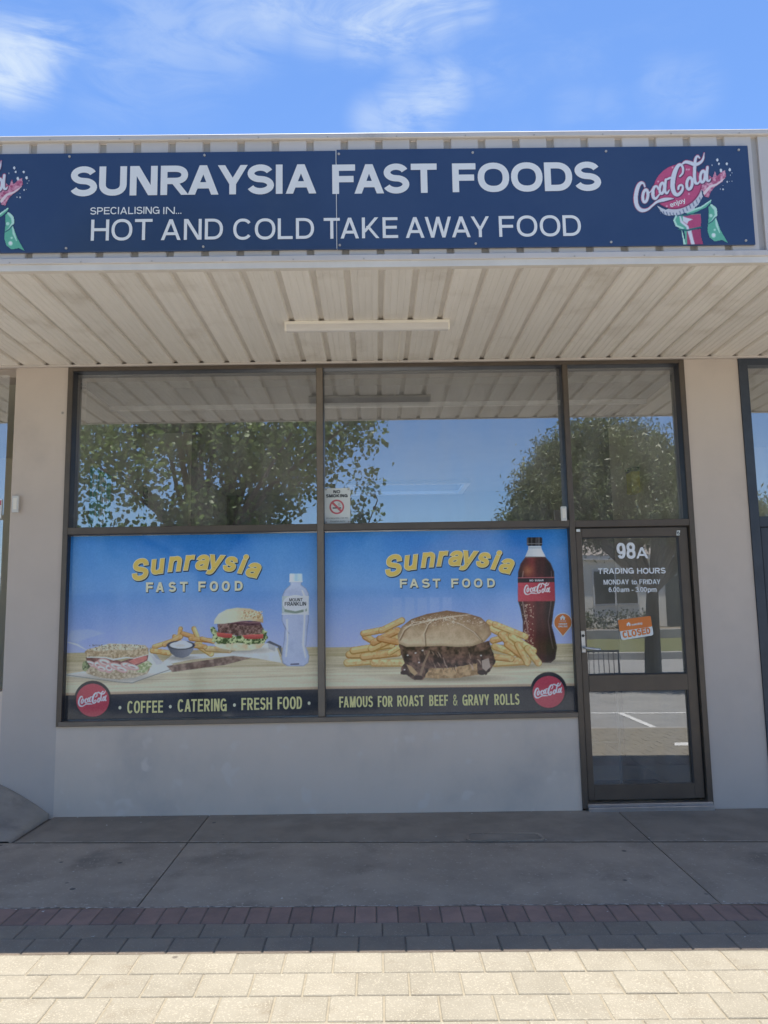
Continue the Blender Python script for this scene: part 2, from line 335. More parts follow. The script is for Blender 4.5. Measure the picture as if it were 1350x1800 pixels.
# capitals as strokes in a unit box: L = bent stroke, O = closed stroke, D = slanted stroke with level ends
CAPS = {'A': (.98, [('D', (0, 0), (.5, 1)), ('D', (1, 0), (.5, 1)), ('L', [(.2, .27), (.8, .27)])]),
 'B': (.86, [('L', [(0, 0), (0, 1)]), ('L', [(0, 1), (.45, 1)]+arc(.5, .765, .42, .235, 90, -90)+[(0, .53)]), ('L', [(0, .53), (.5, .53)]+arc(.52, .265, .48, .265, 90, -90)+[(0, 0)])]),
 'C': (.95, [('L', arc(.5, .5, .5, .5, 38, 322, 26))]),
 'D': (.9, [('L', [(0, 0), (0, 1)]), ('L', [(0, 1), (.4, 1)]+arc(.42, .5, .58, .5, 90, -90, 18)+[(0, 0)])]),
 'E': (.8, [('L', [(0, 0), (0, 1)]), ('L', [(0, 1), (1, 1)]), ('L', [(0, .52), (.93, .52)]), ('L', [(0, 0), (1.03, 0)])]),
 'F': (.76, [('L', [(0, 0), (0, 1)]), ('L', [(0, 1), (1, 1)]), ('L', [(0, .5), (.9, .5)])]),
 'G': (.98, [('L', arc(.5, .5, .5, .5, 38, 340, 26)), ('L', [(.55, .45), (1, .45)]), ('L', [(1, .5), (1, 0)])]),
 'H': (.88, [('L', [(0, 0), (0, 1)]), ('L', [(1, 0), (1, 1)]), ('L', [(0, .52), (1, .52)])]), 'I': (0, [('L', [(.5, 0), (.5, 1)])]),
 'K': (.94, [('L', [(0, 0), (0, 1)]), ('D', (.0, .28), (.92, 1)), ('D', (.98, 0), (.28, .58))]), 'L': (.74, [('L', [(0, 1), (0, 0)]), ('L', [(0, 0), (1, 0)])]),
 'M': (1.08, [('L', [(0, 0), (0, 1)]), ('L', [(1, 0), (1, 1)]), ('D', (.5, 0), (.06, 1)), ('D', (.5, 0), (.94, 1))]), 'N': (.88, [('L', [(0, 0), (0, 1)]), ('L', [(1, 0), (1, 1)]), ('D', (.97, 0), (.03, 1))]),
 'O': (1.02, [('O', arc(.5, .5, .5, .5, 0, 360, 32)[:-1])]), 'P': (.82, [('L', [(0, 0), (0, 1)]), ('L', [(0, 1), (.5, 1)]+arc(.52, .72, .48, .28, 90, -90)+[(0, .44)])]),
 'R': (.9, [('L', [(0, 0), (0, 1)]), ('L', [(0, 1), (.5, 1)]+arc(.52, .735, .44, .265, 90, -90)+[(0, .47)]), ('D', (1.0, 0), (.42, .5))]),
 'S': (.87, [('L', arc(.5, .755, .46, .245, 18, 255, 18, 2.0)+arc(.5, .255, .5, .255, 75, -162, 18, 2.0))]),
 'T': (.86, [('L', [(0, 1), (1, 1)]), ('L', [(.5, 0), (.5, 1)])]), 'U': (.88, [('L', [(0, 1), (0, .36)]+arc(.5, .36, .5, .36, 180, 360, 18)+[(1, 1)])]), 'V': (.95, [('D', (.5, 0), (0, 1)), ('D', (.5, 0), (1, 1))]),
 'W': (1.38, [('D', (.26, 0), (0, 1)), ('D', (.26, 0), (.5, 1)), ('D', (.74, 0), (.5, 1)), ('D', (.74, 0), (1, 1))]), 'Y': (.96, [('D', (.5, .36), (0, 1)), ('D', (.5, .36), (1, 1)), ('L', [(.5, 0), (.5, .45)])]),
 '0': (.74, [('O', arc(.5, .5, .5, .5, 0, 360, 28)[:-1])]), '3': (.74, [('L', arc(.48, .755, .46, .245, 165, -80, 16)+[(.4, .52)]), ('L', [(.4, .52)]+arc(.5, .26, .5, .26, 85, -165, 16))]),
 '6': (.74, [('O', arc(.5, .33, .5, .33, 0, 360, 24)[:-1]), ('L', arc(.5, .5, .5, .5, 40, 215, 18))]), '8': (.76, [('O', arc(.5, .75, .45, .25, 0, 360, 24)[:-1]), ('O', arc(.5, .26, .5, .26, 0, 360, 24)[:-1])]),
 '9': (.74, [('O', arc(.5, .67, .5, .33, 0, 360, 24)[:-1]), ('L', arc(.5, .5, .5, .5, 35, -140, 18))]), '.': (0, [('L', [(.5, 0), (.5, .02)])]), '-': (.42, [('L', [(0, .36), (1, .36)])]),
 '&': (.95, [('L', [(1.0, 0), (.28, .68), (.22, .84), (.42, 1), (.62, .86), (.5, .66), (.12, .4), (.02, .22), (.14, .04), (.4, 0), (.66, .1), (.95, .48)])])}
ROUND = set('OCGSQ0368.')
def cap_text(mb, s, X0, X1, Z0, Z1, w, Y, ang=0, gap=.15):
    """capitals fitted to a box with one stroke width w (share of the cap height)"""
    H = Z1-Z0; t = w*H; tot = 0; gaps = 0
    W_ = [(.34 if c == ' ' else CAPS[c][0]) for c in s]
    kern = [-.13 if a+b in ('AY', 'YA', 'AW', 'WA', 'AV', 'VY', 'TA', 'AT', 'RA', 'LT', 'FA', 'AS', 'YS', 'RY', 'LY') else (-.04 if a in ROUND or b in ROUND else 0) for a, b in zip(s, s[1:]+' ')]
    fixed = sum(t for c in s if c != ' ' and CAPS[c][0] == 0); var = sum(W_)*H+gap*H*(len(s)-1)+sum(kern[:-1])*H
    m_ = (X1-X0-fixed)/var; x = X0; lay_ = 0
    cx_, cz_ = (X0+X1)/2, (Z0+Z1)/2; ca, sa = math.cos(ang), math.sin(ang)
    def emit(pts, fs):
        nonlocal lay_
        y = Y-.00022*(lay_ % 9); lay_ += 1
        mb.add([(cx_+(a-cx_)*ca-(b-cz_)*sa, y, cz_+(a-cx_)*sa+(b-cz_)*ca) for a, b in pts], fs)
    for ch, wi, ke in zip(s, W_, kern):
        gw = (wi*H*m_) if wi else t
        if ch == ' ': x += gw+gap*H*m_; continue
        ov = .012*H if ch in ROUND else 0
        bx = lambda u: x+t/2+u*(gw-t); bz = lambda v: Z0-ov+t/2+v*(H+2*ov-t)
        for st in CAPS[ch][1]:
            if st[0] == 'D':
                (ua, va), (ub, vb) = st[1], st[2]; hw = t*.49*math.hypot(1, (ub-ua)*gw/H)
                fz = lambda v: Z0+v*H
                fxx = lambda u: x+hw+u*(gw-2*hw)
                a, b = fxx(ua), fxx(ub); emit([(a-hw, fz(va)), (a+hw, fz(va)), (b+hw, fz(vb)), (b-hw, fz(vb))], [(0, 1, 2, 3)]); continue
            raw = [p for k_, p in enumerate(st[1]) if k_ == 0 or abs(p[0]-st[1][k_-1][0])+abs(p[1]-st[1][k_-1][1]) > 1e-4]
            P = np.array([(bx(u), bz(v)) for u, v in raw]); n = len(P); closed = st[0] == 'O'
            if not closed:                       # square ends reach the edge of the box
                for e, f in ((0, 1), (-1, -2)):
                    d = P[e]-P[f]; L0 = np.linalg.norm(d)
                    if ch in 'AEFHILTDBPRNMKU.' or (ch in 'GY' and n == 2): P[e] = P[e]+d/L0*t*.5*(0 if (ch in 'A' or ch == '-') else 1)
                if ch == 'Y': P[0][1] = Z0
                if ch in 'BDPR': P[:, 0] = np.maximum(P[:, 0], x)
                if ch == '.': P[0][1] = Z0; P[-1][1] = Z0+t
            prev = np.roll(P, 1, 0); nxt = np.roll(P, -1, 0)
            d1 = P-prev; d2 = nxt-P
            if not closed: d1[0] = d2[0]; d2[-1] = d1[-1]
            d1 /= np.linalg.norm(d1, axis=1)[:, None]+1e-12; d2 /= np.linalg.norm(d2, axis=1)[:, None]+1e-12
            n1 = np.stack([-d1[:, 1], d1[:, 0]], 1); n2 = np.stack([-d2[:, 1], d2[:, 0]], 1); mm = n1+n2; mm /= np.linalg.norm(mm, axis=1)[:, None]+1e-12
            k = 1/np.clip((mm*n1).sum(1), .5, 1); off = mm*(k*t/2)[:, None]
            pts = np.concatenate([P+off, P-off]); fs = [(i, (i+1) % n, n+(i+1) % n, n+i) for i in range(n if closed else n-1)]
            emit([tuple(p) for p in pts], fs)
        x += gw+(gap+ke)*H*m_
def caps(name, words, mt, Y, parent=None, w=.15, gap=.15):
    for s, xl, xr, yt, yb, *rest in words:
        mb = MB(); cy, cx = (yt+yb)/2, (xl+xr)/2
        cap_text(mb, s, px(xl, cy, Y)[0], px(xr, cy, Y)[0], px(cx, yb, Y)[1], px(cx, yt, Y)[1], w, Y, rest[0] if rest else 0, gap)
        mb.build(name, mt, parent)
def flat_text(name, words, mt, Y, parent=None, bold=0.0, shear=0.0):
    """words: (text, px left, px right, px top, px baseline) each fitted to its own box on the plane Y"""
    mb = MB()
    for w in words:
        s, xl, xr, yt, yb = w[:5]; ang = w[5] if len(w) > 5 else 0
        co, fs = glyphs(s, bold, shear)
        x0, x1 = co[:, 0].min(), co[:, 0].max(); capref, _ = glyphs('H', bold)
        y0, y1 = capref[:, 1].min(), capref[:, 1].max()
        A = px(xl, yb, Y); B = px(xr, yt, Y); cy = (yt+yb)/2
        X0 = px(xl, cy, Y)[0]; X1 = px(xr, cy, Y)[0]
        cxp = (xl+xr)/2; Z0 = px(cxp, yb, Y)[1]; Z1 = px(cxp, yt, Y)[1]
        X = X0+(co[:, 0]-x0)/(x1-x0)*(X1-X0); Z = Z0+(co[:, 1]-y0)/(y1-y0)*(Z1-Z0)
        if ang:
            cx_, cz_ = (X0+X1)/2, (Z0+Z1)/2; c, q = math.cos(ang), math.sin(ang)
            X, Z = cx_+(X-cx_)*c-(Z-cz_)*q, cz_+(X-cx_)*q+(Z-cz_)*c
        mb.add(np.stack([X, Y-.012*co[:, 2], Z], 1), fs)
    me = bpy.data.meshes.new(name); me.from_pydata(mb.v, [], mb.f); me.update(); me.materials.append(mt)
    return link(bpy.data.objects.new(name, me), parent)

# ---------------------------------------------------------------- flat print painter (ink colour per vertex of a fine sheet)
def vnoise(x, y, seed=0):
    xi = np.floor(x).astype(np.int64); yi = np.floor(y).astype(np.int64); fx = x-xi; fy = y-yi
    fx = fx*fx*(3-2*fx); fy = fy*fy*(3-2*fy)
    def h(a, b):
        k = (a*374761393 + b*668265263 + seed*974634777) & 0xffffffff
        k = ((k ^ (k >> 13))*1274126177) & 0xffffffff
        return ((k ^ (k >> 16)) & 0xffff)/65535.0
    return (h(xi, yi)*(1-fx)+h(xi+1, yi)*fx)*(1-fy)+(h(xi, yi+1)*(1-fx)+h(xi+1, yi+1)*fx)*fy
def fbm(x, y, seed=0, o=4):
    t = 0; a = .5; tot = 0
    for k in range(o): t = t+a*vnoise(x*2**k, y*2**k, seed+k*17); tot += a; a *= .5
    return t/tot
class Art:
    def __init__(s, X0, X1, Z0, Z1, step, Y):
        s.nx = int((X1-X0)/step)+1; s.nz = int((Z1-Z0)/step)+1; s.Y = Y
        s.X, s.Z = np.meshgrid(np.linspace(X0, X1, s.nx), np.linspace(Z0, Z1, s.nz))
        s.u, s.v = to_px(s.X, np.full_like(s.X, Y), s.Z)
        s.C = np.zeros(s.X.shape+(3,)); s.A = np.zeros(s.X.shape)
    def put(s, a, col):
        col = np.asarray(col, float)
        if col.ndim == 1: col = col[None, None, :]
        s.C = s.C*(1-a[..., None])+col*a[..., None]; s.A = np.maximum(s.A, a)
    def sub(s, x0, x1, y0, y1): return (s.u > x0) & (s.u < x1) & (s.v > y0) & (s.v < y1)
    def poly_d(s, pts):
        pts = np.asarray(pts, float); d = np.full(s.u.shape, 99.0)
        mk = s.sub(pts[:, 0].min()-8, pts[:, 0].max()+8, pts[:, 1].min()-8, pts[:, 1].max()+8)
        u, v = s.u[mk], s.v[mk]; ins = np.zeros(u.shape, bool); dm = np.full(u.shape, 1e9)
        for (ax, ay), (bx, by) in zip(pts, np.roll(pts, -1, 0)):
            ex, ey = bx-ax, by-ay; t = np.clip(((u-ax)*ex+(v-ay)*ey)/(ex*ex+ey*ey+1e-9), 0, 1)
            dm = np.minimum(dm, (u-ax-t*ex)**2+(v-ay-t*ey)**2)
            c = ((ay > v) != (by > v)) & (u < (bx-ax)*(v-ay)/(by-ay+1e-12)+ax); ins ^= c
        dm = np.sqrt(dm); d[mk] = np.where(ins, -dm, dm); return d
    def stroke_d(s, pts, w):
        pts = np.asarray(pts, float); w = np.broadcast_to(np.asarray(w, float), (len(pts),)); d = np.full(s.u.shape, 99.0)
        q = w.max()+8; mk = s.sub(pts[:, 0].min()-q, pts[:, 0].max()+q, pts[:, 1].min()-q, pts[:, 1].max()+q)
        u, v = s.u[mk], s.v[mk]; dm = np.full(u.shape, 99.0)
        for k in range(len(pts)-1):
            (ax, ay), (bx, by) = pts[k], pts[k+1]; ex, ey = bx-ax, by-ay
            t = np.clip(((u-ax)*ex+(v-ay)*ey)/(ex*ex+ey*ey+1e-9), 0, 1)
            dm = np.minimum(dm, np.hypot(u-ax-t*ex, v-ay-t*ey)-(w[k]*(1-t)+w[k+1]*t))
        d[mk] = dm; return d
    def ell_d(s, cx, cy, rx, ry, rot=0):
        c, q = math.cos(rot), math.sin(rot); du, dv = s.u-cx, s.v-cy; a = (du*c+dv*q)/rx; b = (-du*q+dv*c)/ry
        r = np.sqrt(a*a+b*b); return (r-1)*min(rx, ry)
    def poly(s, pts, col, soft=.8, al=1): s.put(al*np.clip(.5-s.poly_d(pts)/soft, 0, 1), col)
    def stroke(s, pts, w, col, soft=.8, al=1): s.put(al*np.clip(.5-s.stroke_d(pts, w)/soft, 0, 1), col)
    def ell(s, cx, cy, rx, ry, col, rot=0, soft=.8, al=1): s.put(al*np.clip(.5-s.ell_d(cx, cy, rx, ry, rot)/soft, 0, 1), col)
    def n(s, sc, seed=0, o=4, sy=None): return fbm(s.u/sc, s.v/(sy or sc), seed, o)
    def grad(s, v0, v1, c0, c1, axis='v'):
        t = np.clip(((s.v if axis == 'v' else s.u)-v0)/(v1-v0), 0, 1)[..., None]; return np.asarray(c0, float)*(1-t)+np.asarray(c1, float)*t
    def mixn(s, c0, c1, t): t = np.clip(t, 0, 1)[..., None]; return np.asarray(c0, float)*(1-t)+np.asarray(c1, float)*t
    def build(s, name, mt, parent=None, gain=1.0, cut=False):
        s.C = np.clip(s.C+((s.n(1.6, 301, 2)-.5)*14)[..., None], 0, 255)
        idx = np.arange(s.nx*s.nz).reshape(s.nz, s.nx)
        Q = np.stack([idx[:-1, :-1], idx[:-1, 1:], idx[1:, 1:], idx[1:, :-1]], -1).reshape(-1, 4)
        V = np.stack([s.X, np.full_like(s.X, s.Y), s.Z], -1).reshape(-1, 3); c = np.clip(lin(s.C.reshape(-1, 3)), 0, 1)*gain*np.array([1.1, 1.02, .93]); c = np.clip(c/(1+.30*c), 0, .88)
        if cut:
            keep = (s.A.reshape(-1)[Q] > .45).all(1); Q = Q[keep]; used = np.unique(Q); re = np.zeros(len(V), int); re[used] = np.arange(len(used)); V = V[used]; c = c[used]; Q = re[Q]
        me = np_mesh(name, V, Q, mt); at = me.color_attributes.new('ink', 'FLOAT_COLOR', 'POINT')
        at.data.foreach_set('color', np.concatenate([c, np.ones((len(c), 1))], 1).astype(np.float32).ravel())
        return link(bpy.data.objects.new(name, me), parent)
def smooth_path(p, n=5):
    p = np.asarray(p, float); q = np.vstack([2*p[0]-p[1], p, 2*p[-1]-p[-2]]); out = []
    for i in range(1, len(q)-2):
        for t in np.linspace(0, 1, n, endpoint=False):
            a, b, c, d = q[i-1], q[i], q[i+1], q[i+2]
            out.append(.5*(2*b+(c-a)*t+(2*a-5*b+4*c-d)*t*t+(3*b-a-3*c+d)*t**3))
    return np.array(out+[p[-1]])
def ring(cx, cy, rx, ry, rot=0, n=16):
    a = np.linspace(0, 2*math.pi, n+1); x, y = rx*np.cos(a), ry*np.sin(a); c, s = math.cos(rot), math.sin(rot)
    return np.stack([cx+x*c-y*s, cy+x*s+y*c], 1)
# flowing script wordmark, stroke by stroke (x, y, half width), on a slanted baseline
def sp(pts):
    a = smooth_path(pts); return a[:, :2], a[:, 2]
SCRIPT = [sp([(268,440,7),(256,412,9),(232,408,13),(208,440,17),(192,500,18),(188,560,18),(202,615,18),(238,648,17),(290,642,11),(335,606,9),(375,574,11),(430,556,16),(475,548,12),(520,545,3)]),
    (ring(272,522,22,55,.12), np.full(17, 13.0)),
    sp([(300,500,6),(322,480,5),(338,462,8),(345,500,9)]),
    sp([(388,462,10),(372,438,10),(350,446,12),(338,490,14),(344,535,14),(366,543,11),(398,505,6)]),
    (ring(418,455,20,48,.12), np.full(17, 12.0)), sp([(452,378,11),(446,430,12),(446,480,12),(462,498,10),(482,470,5)]),
    sp([(466,374,9),(492,362,9)]),
    sp([(575,350,8),(600,320,9),(602,275,10),(582,248,12),(556,262,16),(530,315,20),(514,385,21),(512,450,20),(530,500,18),(560,510,15),(592,480,12),(602,445,10),(588,425,9),(566,438,10),(562,462,9)]),
    sp([(590,246,5),(625,224,13),(668,232,16),(708,246,15),(750,232,13),(778,200,10),(790,145,3)]),
    (ring(660,412,24,52,.12), np.full(17, 13.0)), sp([(684,380,5),(702,372,5)]),
    sp([(748,188,7),(732,172,9),(714,195,12),(706,260,14),(704,340,14),(712,405,13),(736,410,9),(752,385,5)]),
    (ring(776,352,21,50,.12), np.full(17, 12.5)), sp([(818,270,12),(812,330,13),(814,380,12),(832,390,9),(846,370,4)])]
def wordmark(art, fx, col, grow=0.0, soft=.8, off=(0, 0), al=1):
    d = np.full(art.u.shape, 99.0)
    for p, w in SCRIPT:
        q, k = fx(p); d = np.minimum(d, art.stroke_d(q+np.array(off), w*k+grow))
    art.put(al*np.clip(.5-d/soft, 0, 1), col)
def roundel_fx(cx, cy, width, slope=-.14):
    k = width/680.0
    def fx(p):
        x = p[:, 0]-510; y = p[:, 1]-420+.36*(p[:, 0]-510)
        return np.stack([cx+x*k - y*k*.12, cy+y*k*.92+slope*x*k], 1), k*.92
    return fx

# ================================================================ GROUND
def sheet(name, x0, x1, ya, yb, mt, zf, nx=24, ny=8, parent=None):   # ya / yb: y of the two long edges as functions of x
    V = []; Fc = []
    for j in range(ny+1):
        for i in range(nx+1):
            x = x0+(x1-x0)*i/nx; y = ya(x)+(yb(x)-ya(x))*j/ny; V.append((x, y, zf(x, y)))
    for j in range(ny):
        for i in range(nx): a = j*(nx+1)+i; Fc.append((a, a+1, a+nx+2, a+nx+1))
    me = bpy.data.meshes.new(name); me.from_pydata(V, [], Fc); me.update(); me.materials.append(mt)
    if me.polygons[0].normal.z < 0: me.flip_normals()
    return link(bpy.data.objects.new(name, me), parent)
def block(name, x0, x1, ya, yb, mt, zf, t, parent, nx=8, ny=6, cham=.004):  # a cast slab whose top follows the fall of the ground
    mb = MB(); top = []
    for j in range(ny+1):
        for i in range(nx+1):
            x = x0+(x1-x0)*i/nx; y0, y1 = ya(x), yb(x); y = y0+(y1-y0)*j/ny
            top.append((x, y, zf(x, y)-(cham if i in (0, nx) or j in (0, ny) else 0)))
    fs = [(j*(nx+1)+i, j*(nx+1)+i+1, (j+1)*(nx+1)+i+1, (j+1)*(nx+1)+i) for j in range(ny) for i in range(nx)]
    rim = [i for i in range(nx+1)]+[j*(nx+1)+nx for j in range(1, ny+1)]+[ny*(nx+1)+i for i in range(nx-1, -1, -1)]+[j*(nx+1) for j in range(ny-1, 0, -1)]
    b = len(top); low = [(top[r][0], top[r][1], top[r][2]-t) for r in rim]; n = len(rim)
    fs += [(rim[k], rim[(k+1) % n], b+(k+1) % n, b+k) for k in range(n)]
    mb.add(top+low, fs); return mb.build(name, mt, parent)
ground = sheet('ground', -400, 400, lambda x: 400, lambda x: -400, M['dirt'], lambda x, y: -.48, 4, 4); tag(ground, kind='structure')
footpath = sheet('footpath', -9, 9, lambda x: .02, lambda x: -4.26, M['joint'], lambda x, y: float(gz(x, y))-.016, 36, 20)
tag(footpath, kind='structure')
ys = lambda x: -.685-.0234*x
JX = [-7.2, -4.24, -1.243, 1.745, 4.73, 7.7]
for a, b in zip(JX[:-1], JX[1:]):
    g = .004
    xa = -2.375 if a == -4.24 else a
    if b <= -4.2: continue
    off = -.03 if a == -1.243 else 0
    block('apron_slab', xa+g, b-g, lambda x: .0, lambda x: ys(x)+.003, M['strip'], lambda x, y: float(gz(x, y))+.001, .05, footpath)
for a, b in zip(JX[:-1], JX[1:]):
    block('concrete_slab', a+.004, b-.004, lambda x: ys(x)-.003 if x > -2.6 else -.62-.003, lambda x: -1.734, M['conc'], lambda x, y: float(gz(x, y)), .05, footpath, 14, 6)
M['darksand'] = material('dark_joint_sand', (.155, .125, .096), (.19, .155, .12), 20, .95, .3, 200)
M['edge_highlight'] = material('slab_edge_highlight', (.42, .36, .29), (.26, .22, .175), 18, .95, .4, 200, contrast=(.4, .6))
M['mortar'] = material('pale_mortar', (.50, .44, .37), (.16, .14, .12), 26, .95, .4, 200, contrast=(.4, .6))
sheet('mortar_and_highlight', -6, 6, lambda x: -1.7295-.003*math.sin(x*9), lambda x: -1.7405-.002*math.sin(x*13), M['mortar'], lambda x, y: float(gz(x, y))+.0022, 160, 1, footpath)
sheet('joint_sand', -6, 6, lambda x: -1.73, lambda x: -2.16, M['darksand'], lambda x, y: float(gz(x, y))-.0042, 30, 4, footpath)
sheet('mortar_and_highlight', -2.37, 6, lambda x: ys(x)+.0075, lambda x: ys(x)-.0065, M['edge_highlight'], lambda x, y: float(gz(x, y))+.0028, 80, 1, footpath)  # pale strip painting the edge highlight where apron and slabs meet
# edging bricks and pavers
def unit_paver(name, w, d, t, mt, c=.0035):
    return MB().box(-w/2, w/2, -d/2, d/2, -t, 0, c).mesh(name, mt)
ROWS = [-1.9370, -2.087, -2.250, -2.4385, -2.6250, -2.8150]
while ROWS[-1] > -4.05: ROWS.append(ROWS[-1]-.1885)
sandbed = sheet('sand_bed', -9, 9, lambda x: -2.16, lambda x: -4.26, M['sandjoint'], lambda x, y: float(gz(x, y))-.0042, 30, 12, footpath)
hb = unit_paver('brick_paver', .1005, .194, .05, M['redbrick'])
pv = {r: unit_paver('paver', .2065, ROWS[r]-ROWS[r+1]-.006, .05, M['paver'] if r > 1 else M['shadepaver']) for r in (0, 1, 2)}
def lay(me, name, x, y, far):
    z = float(gz(x, y)); sx = (float(gz(x+.1, y))-float(gz(x-.1, y)))/.2; sy = (float(gz(x, y+.1))-float(gz(x, y-.1)))/.2
    dz = random.uniform(-.0012, .0012); tx, ty = random.uniform(-.004, .004), random.uniform(-.004, .004)
    M4 = Matrix.Translation((x, y, z+dz)) @ Matrix.Rotation(-sx+tx, 4, 'Y') @ Matrix.Rotation(sy+ty, 4, 'X') @ Matrix.Rotation(random.uniform(-.006, .006), 4, 'Z')
    if far is None:
        o = bpy.data.objects.new(name, me); COL.objects.link(o); o.parent = footpath; o.matrix_basis = M4
    else:
        far.add([M4 @ v.co for v in me.vertices], [tuple(p.vertices) for p in me.polygons])
farb, farp, fard = MB(), MB(), MB()
for k in range(-70, 71):
    x = -.0224+.1065*(k+.5); lay(hb, 'brick_paver', x, -1.8355, None if abs(x) < 2.25 else farb)
for r in range(len(ROWS)-1):
    y = (ROWS[r]+ROWS[r+1])/2; me = pv[min(r, 2)]; o0 = .006 if r % 2 == 0 else .1105
    for k in range(-36, 36):
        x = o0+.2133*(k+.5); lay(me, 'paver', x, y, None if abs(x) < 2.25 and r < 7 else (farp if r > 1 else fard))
tag(farb.build('brick_paver', M['redbrick'], footpath), kind='stuff'); tag(farp.build('paver', M['paver'], footpath), kind='stuff'); tag(fard.build('dark_paver', M['shadepaver'], footpath), kind='stuff')
# kerb, road, far side of the street
kz = lambda x: float(gz(x, -4.3))
kerb = tag(thing('kerb', (0, -4.33, 0), None, None), kind='structure')
for i in range(-6, 6):
    block('kerbstone', i*1.5+.005, (i+1)*1.5-.005, lambda x: -4.265, lambda x: -4.41, M['kerb'], lambda x, y: kz(x), .25, kerb, 2, 2, .012)
road = tag(sheet('road', -40, 40, lambda x: -4.40, lambda x: -18.9, M['asphalt'], lambda x, y: kz(x)-.12, 40, 8), kind='structure')
tag(sheet('road_marking', -30, 30, lambda x: -6.52, lambda x: -6.62, M['roadpaint'], lambda x, y: kz(x)-.114, 60, 1), kind='structure')
for x in (-2.3, 3.85, 10):
    o = MB().add([(x-.05, -4.5, 0), (x+.05, -4.5, 0), (x+.05, -6.515, 0), (x-.05, -6.515, 0)], [(0, 3, 2, 1)]).build('road_marking', M['roadpaint']); o.location.z = kz(x)-.114; tag(o, kind='structure')
farkerb = tag(MB().box(-40, 40, -19.1, -18.9, -.4, -.03, .02).build('kerb', M['kerb']), kind='structure')
verge = tag(sheet('verge', -40, 40, lambda x: -19.1, lambda x: -22.4, M['grass'], lambda x, y: -.05+.09*(-19.1-y), 30, 6), kind='structure')
garden = tag(sheet('garden_bed', -40, 40, lambda x: -22.6, lambda x: -60, M['dirt'], lambda x, y: .52, 10, 4), kind='structure')
border = tag(MB().box(-40, 40, -22.62, -22.4, -.1, .60, .02).build('garden_border', M['kerb']), 'low pale concrete border wall along the front garden across the street', 'border wall')

# ================================================================ SHOP BUILDING
shop = thing('shop_building', (0, 0, 0), 'rendered shop with bronze framed windows and glass door under the canopy', 'building')
WZ = 3.43
def part(name, mt, parent, *boxes, c=0.0):
    mb = MB()
    for b in boxes: mb.box(*b, c)
    return mb.build(name, mt, parent)
part('pillar', M['render'], shop, (-2.79, -2.381, 0, .25, -.2, WZ))
part('pillar', M['render'], shop, (2.462, 2.893, 0, .25, -.2, WZ))
part('dado_wall', M['dado'], shop, (-2.381, 1.4935, .0, .22, -.2, .655))
part('upper_wall', M['render'], shop, (-9, 9, .08, .25, WZ, 4.15))
part('lintel', M['render'], shop, (-7, 7, .101, .30, 3.3605, 3.4295)); part('roof', M['flash'], shop, (-9, 9, .251, 5.1, 3.45, 3.52), (-9, 9, 6.0, 6.5, 3.45, 3.52), (-9, -.3, 5.1, 6.0, 3.45, 3.52), (1.3, 9, 5.1, 6.0, 3.45, 3.52)); part('floor', M['tilefloor'], shop, (-2.55, 2.7, .24, 6.3, -.06, -.002))
for xa, xb in ((-2.45, -2.335), (2.445, 2.56)):
    part('side_wall', M['interior'], shop, (xa, xb, .26, 1.95, -.1, WZ)); part('side_wall', M['interior_shade'], shop, (xa, xb, 1.951, 6.2, -.1, WZ))
part('rear_wall', M['interior_shade'], shop, (-2.5, 2.6, 6.2, 6.3, 1.6, WZ), (-2.5, -1.6, 6.2, 6.3, -.1, 1.6), (.9, 2.6, 6.2, 6.3, -.1, 1.6)); part('ceiling', M['interior_shade'], shop, (-2.5, 2.6, .26, 5.1, 3.30, 3.449), (-2.5, 2.6, 6.0, 6.3, 3.30, 3.449), (-2.5, -.3, 5.101, 5.999, 3.30, 3.449), (1.3, 2.6, 5.101, 5.999, 3.30, 3.449))  # rear opening and ceiling hole added to let daylight in
part('ceiling_trim', M['trimwhite'], shop, (-2.33, 2.44, .78, .82, 3.262, 3.299))
part('partition', M['interior'], shop, (-2.334, -1.88, 1.85, 1.95, -.002, 3.299)); part('partition_edge', M['black_plastic'], shop, (-2.33, -2.29, 1.82, 1.849, .9, 2.75))
# main window
GU, GL = .085, .055
win = part('window', M['bronze'], shop, (-2.381, -2.344, -.012, .10, .657, 3.40), (-2.344, 2.42, -.012, .10, 3.370, 3.40))
part('jamb', M['bronze'], win, (2.421, 2.461, -.012, .10, .012, 3.40))
part('mullion', M['bronze_light'], win, (-.443, -.392, -.016, .10, .694, 3.3695), c=.004); part('mullion', M['bronze'], win, (1.494, 1.536, -.016, .10, .0, 3.3695), c=.004)
part('transom', M['bronze'], win, (-2.3435, -.4435, -.013, .10, 2.083, 2.137), c=.003); part('transom', M['bronze'], win, (-.3915, 1.4935, -.013, .10, 2.083, 2.137), c=.003)
part('transom', M['bronze'], win, (1.5365, 2.4205, -.011, .10, 2.078, 2.131), c=.003)
part('sill', M['bronze_light'], win, (-2.36, 1.4935, -.022, .10, .657, .692), c=.004)
for x0, x1, z0, z1, g in ((-2.3438, -.4434, 2.1375, 3.3695, GU), (-.3912, 1.4934, 2.1375, 3.3695, GU), (1.5364, 2.4204, 2.1315, 3.3695, GU), (-2.3438, -.4434, .6925, 2.0825, GL), (-.3912, 1.4934, .6925, 2.0825, GL)):
    for b in ((x0, x0+.002, .002, g, z0, z1), (x1-.002, x1, .002, g, z0, z1), (x0+.002, x1-.002, .002, g, z1-.002, z1)): part('reveal', M['reveal'], win, b)
def pane(name, x0, x1, z0, z1, Y, mt, parent):
    return MB().flat([(x0, z0), (x1, z0), (x1, z1), (x0, z1)], Y).build(name, mt, parent)
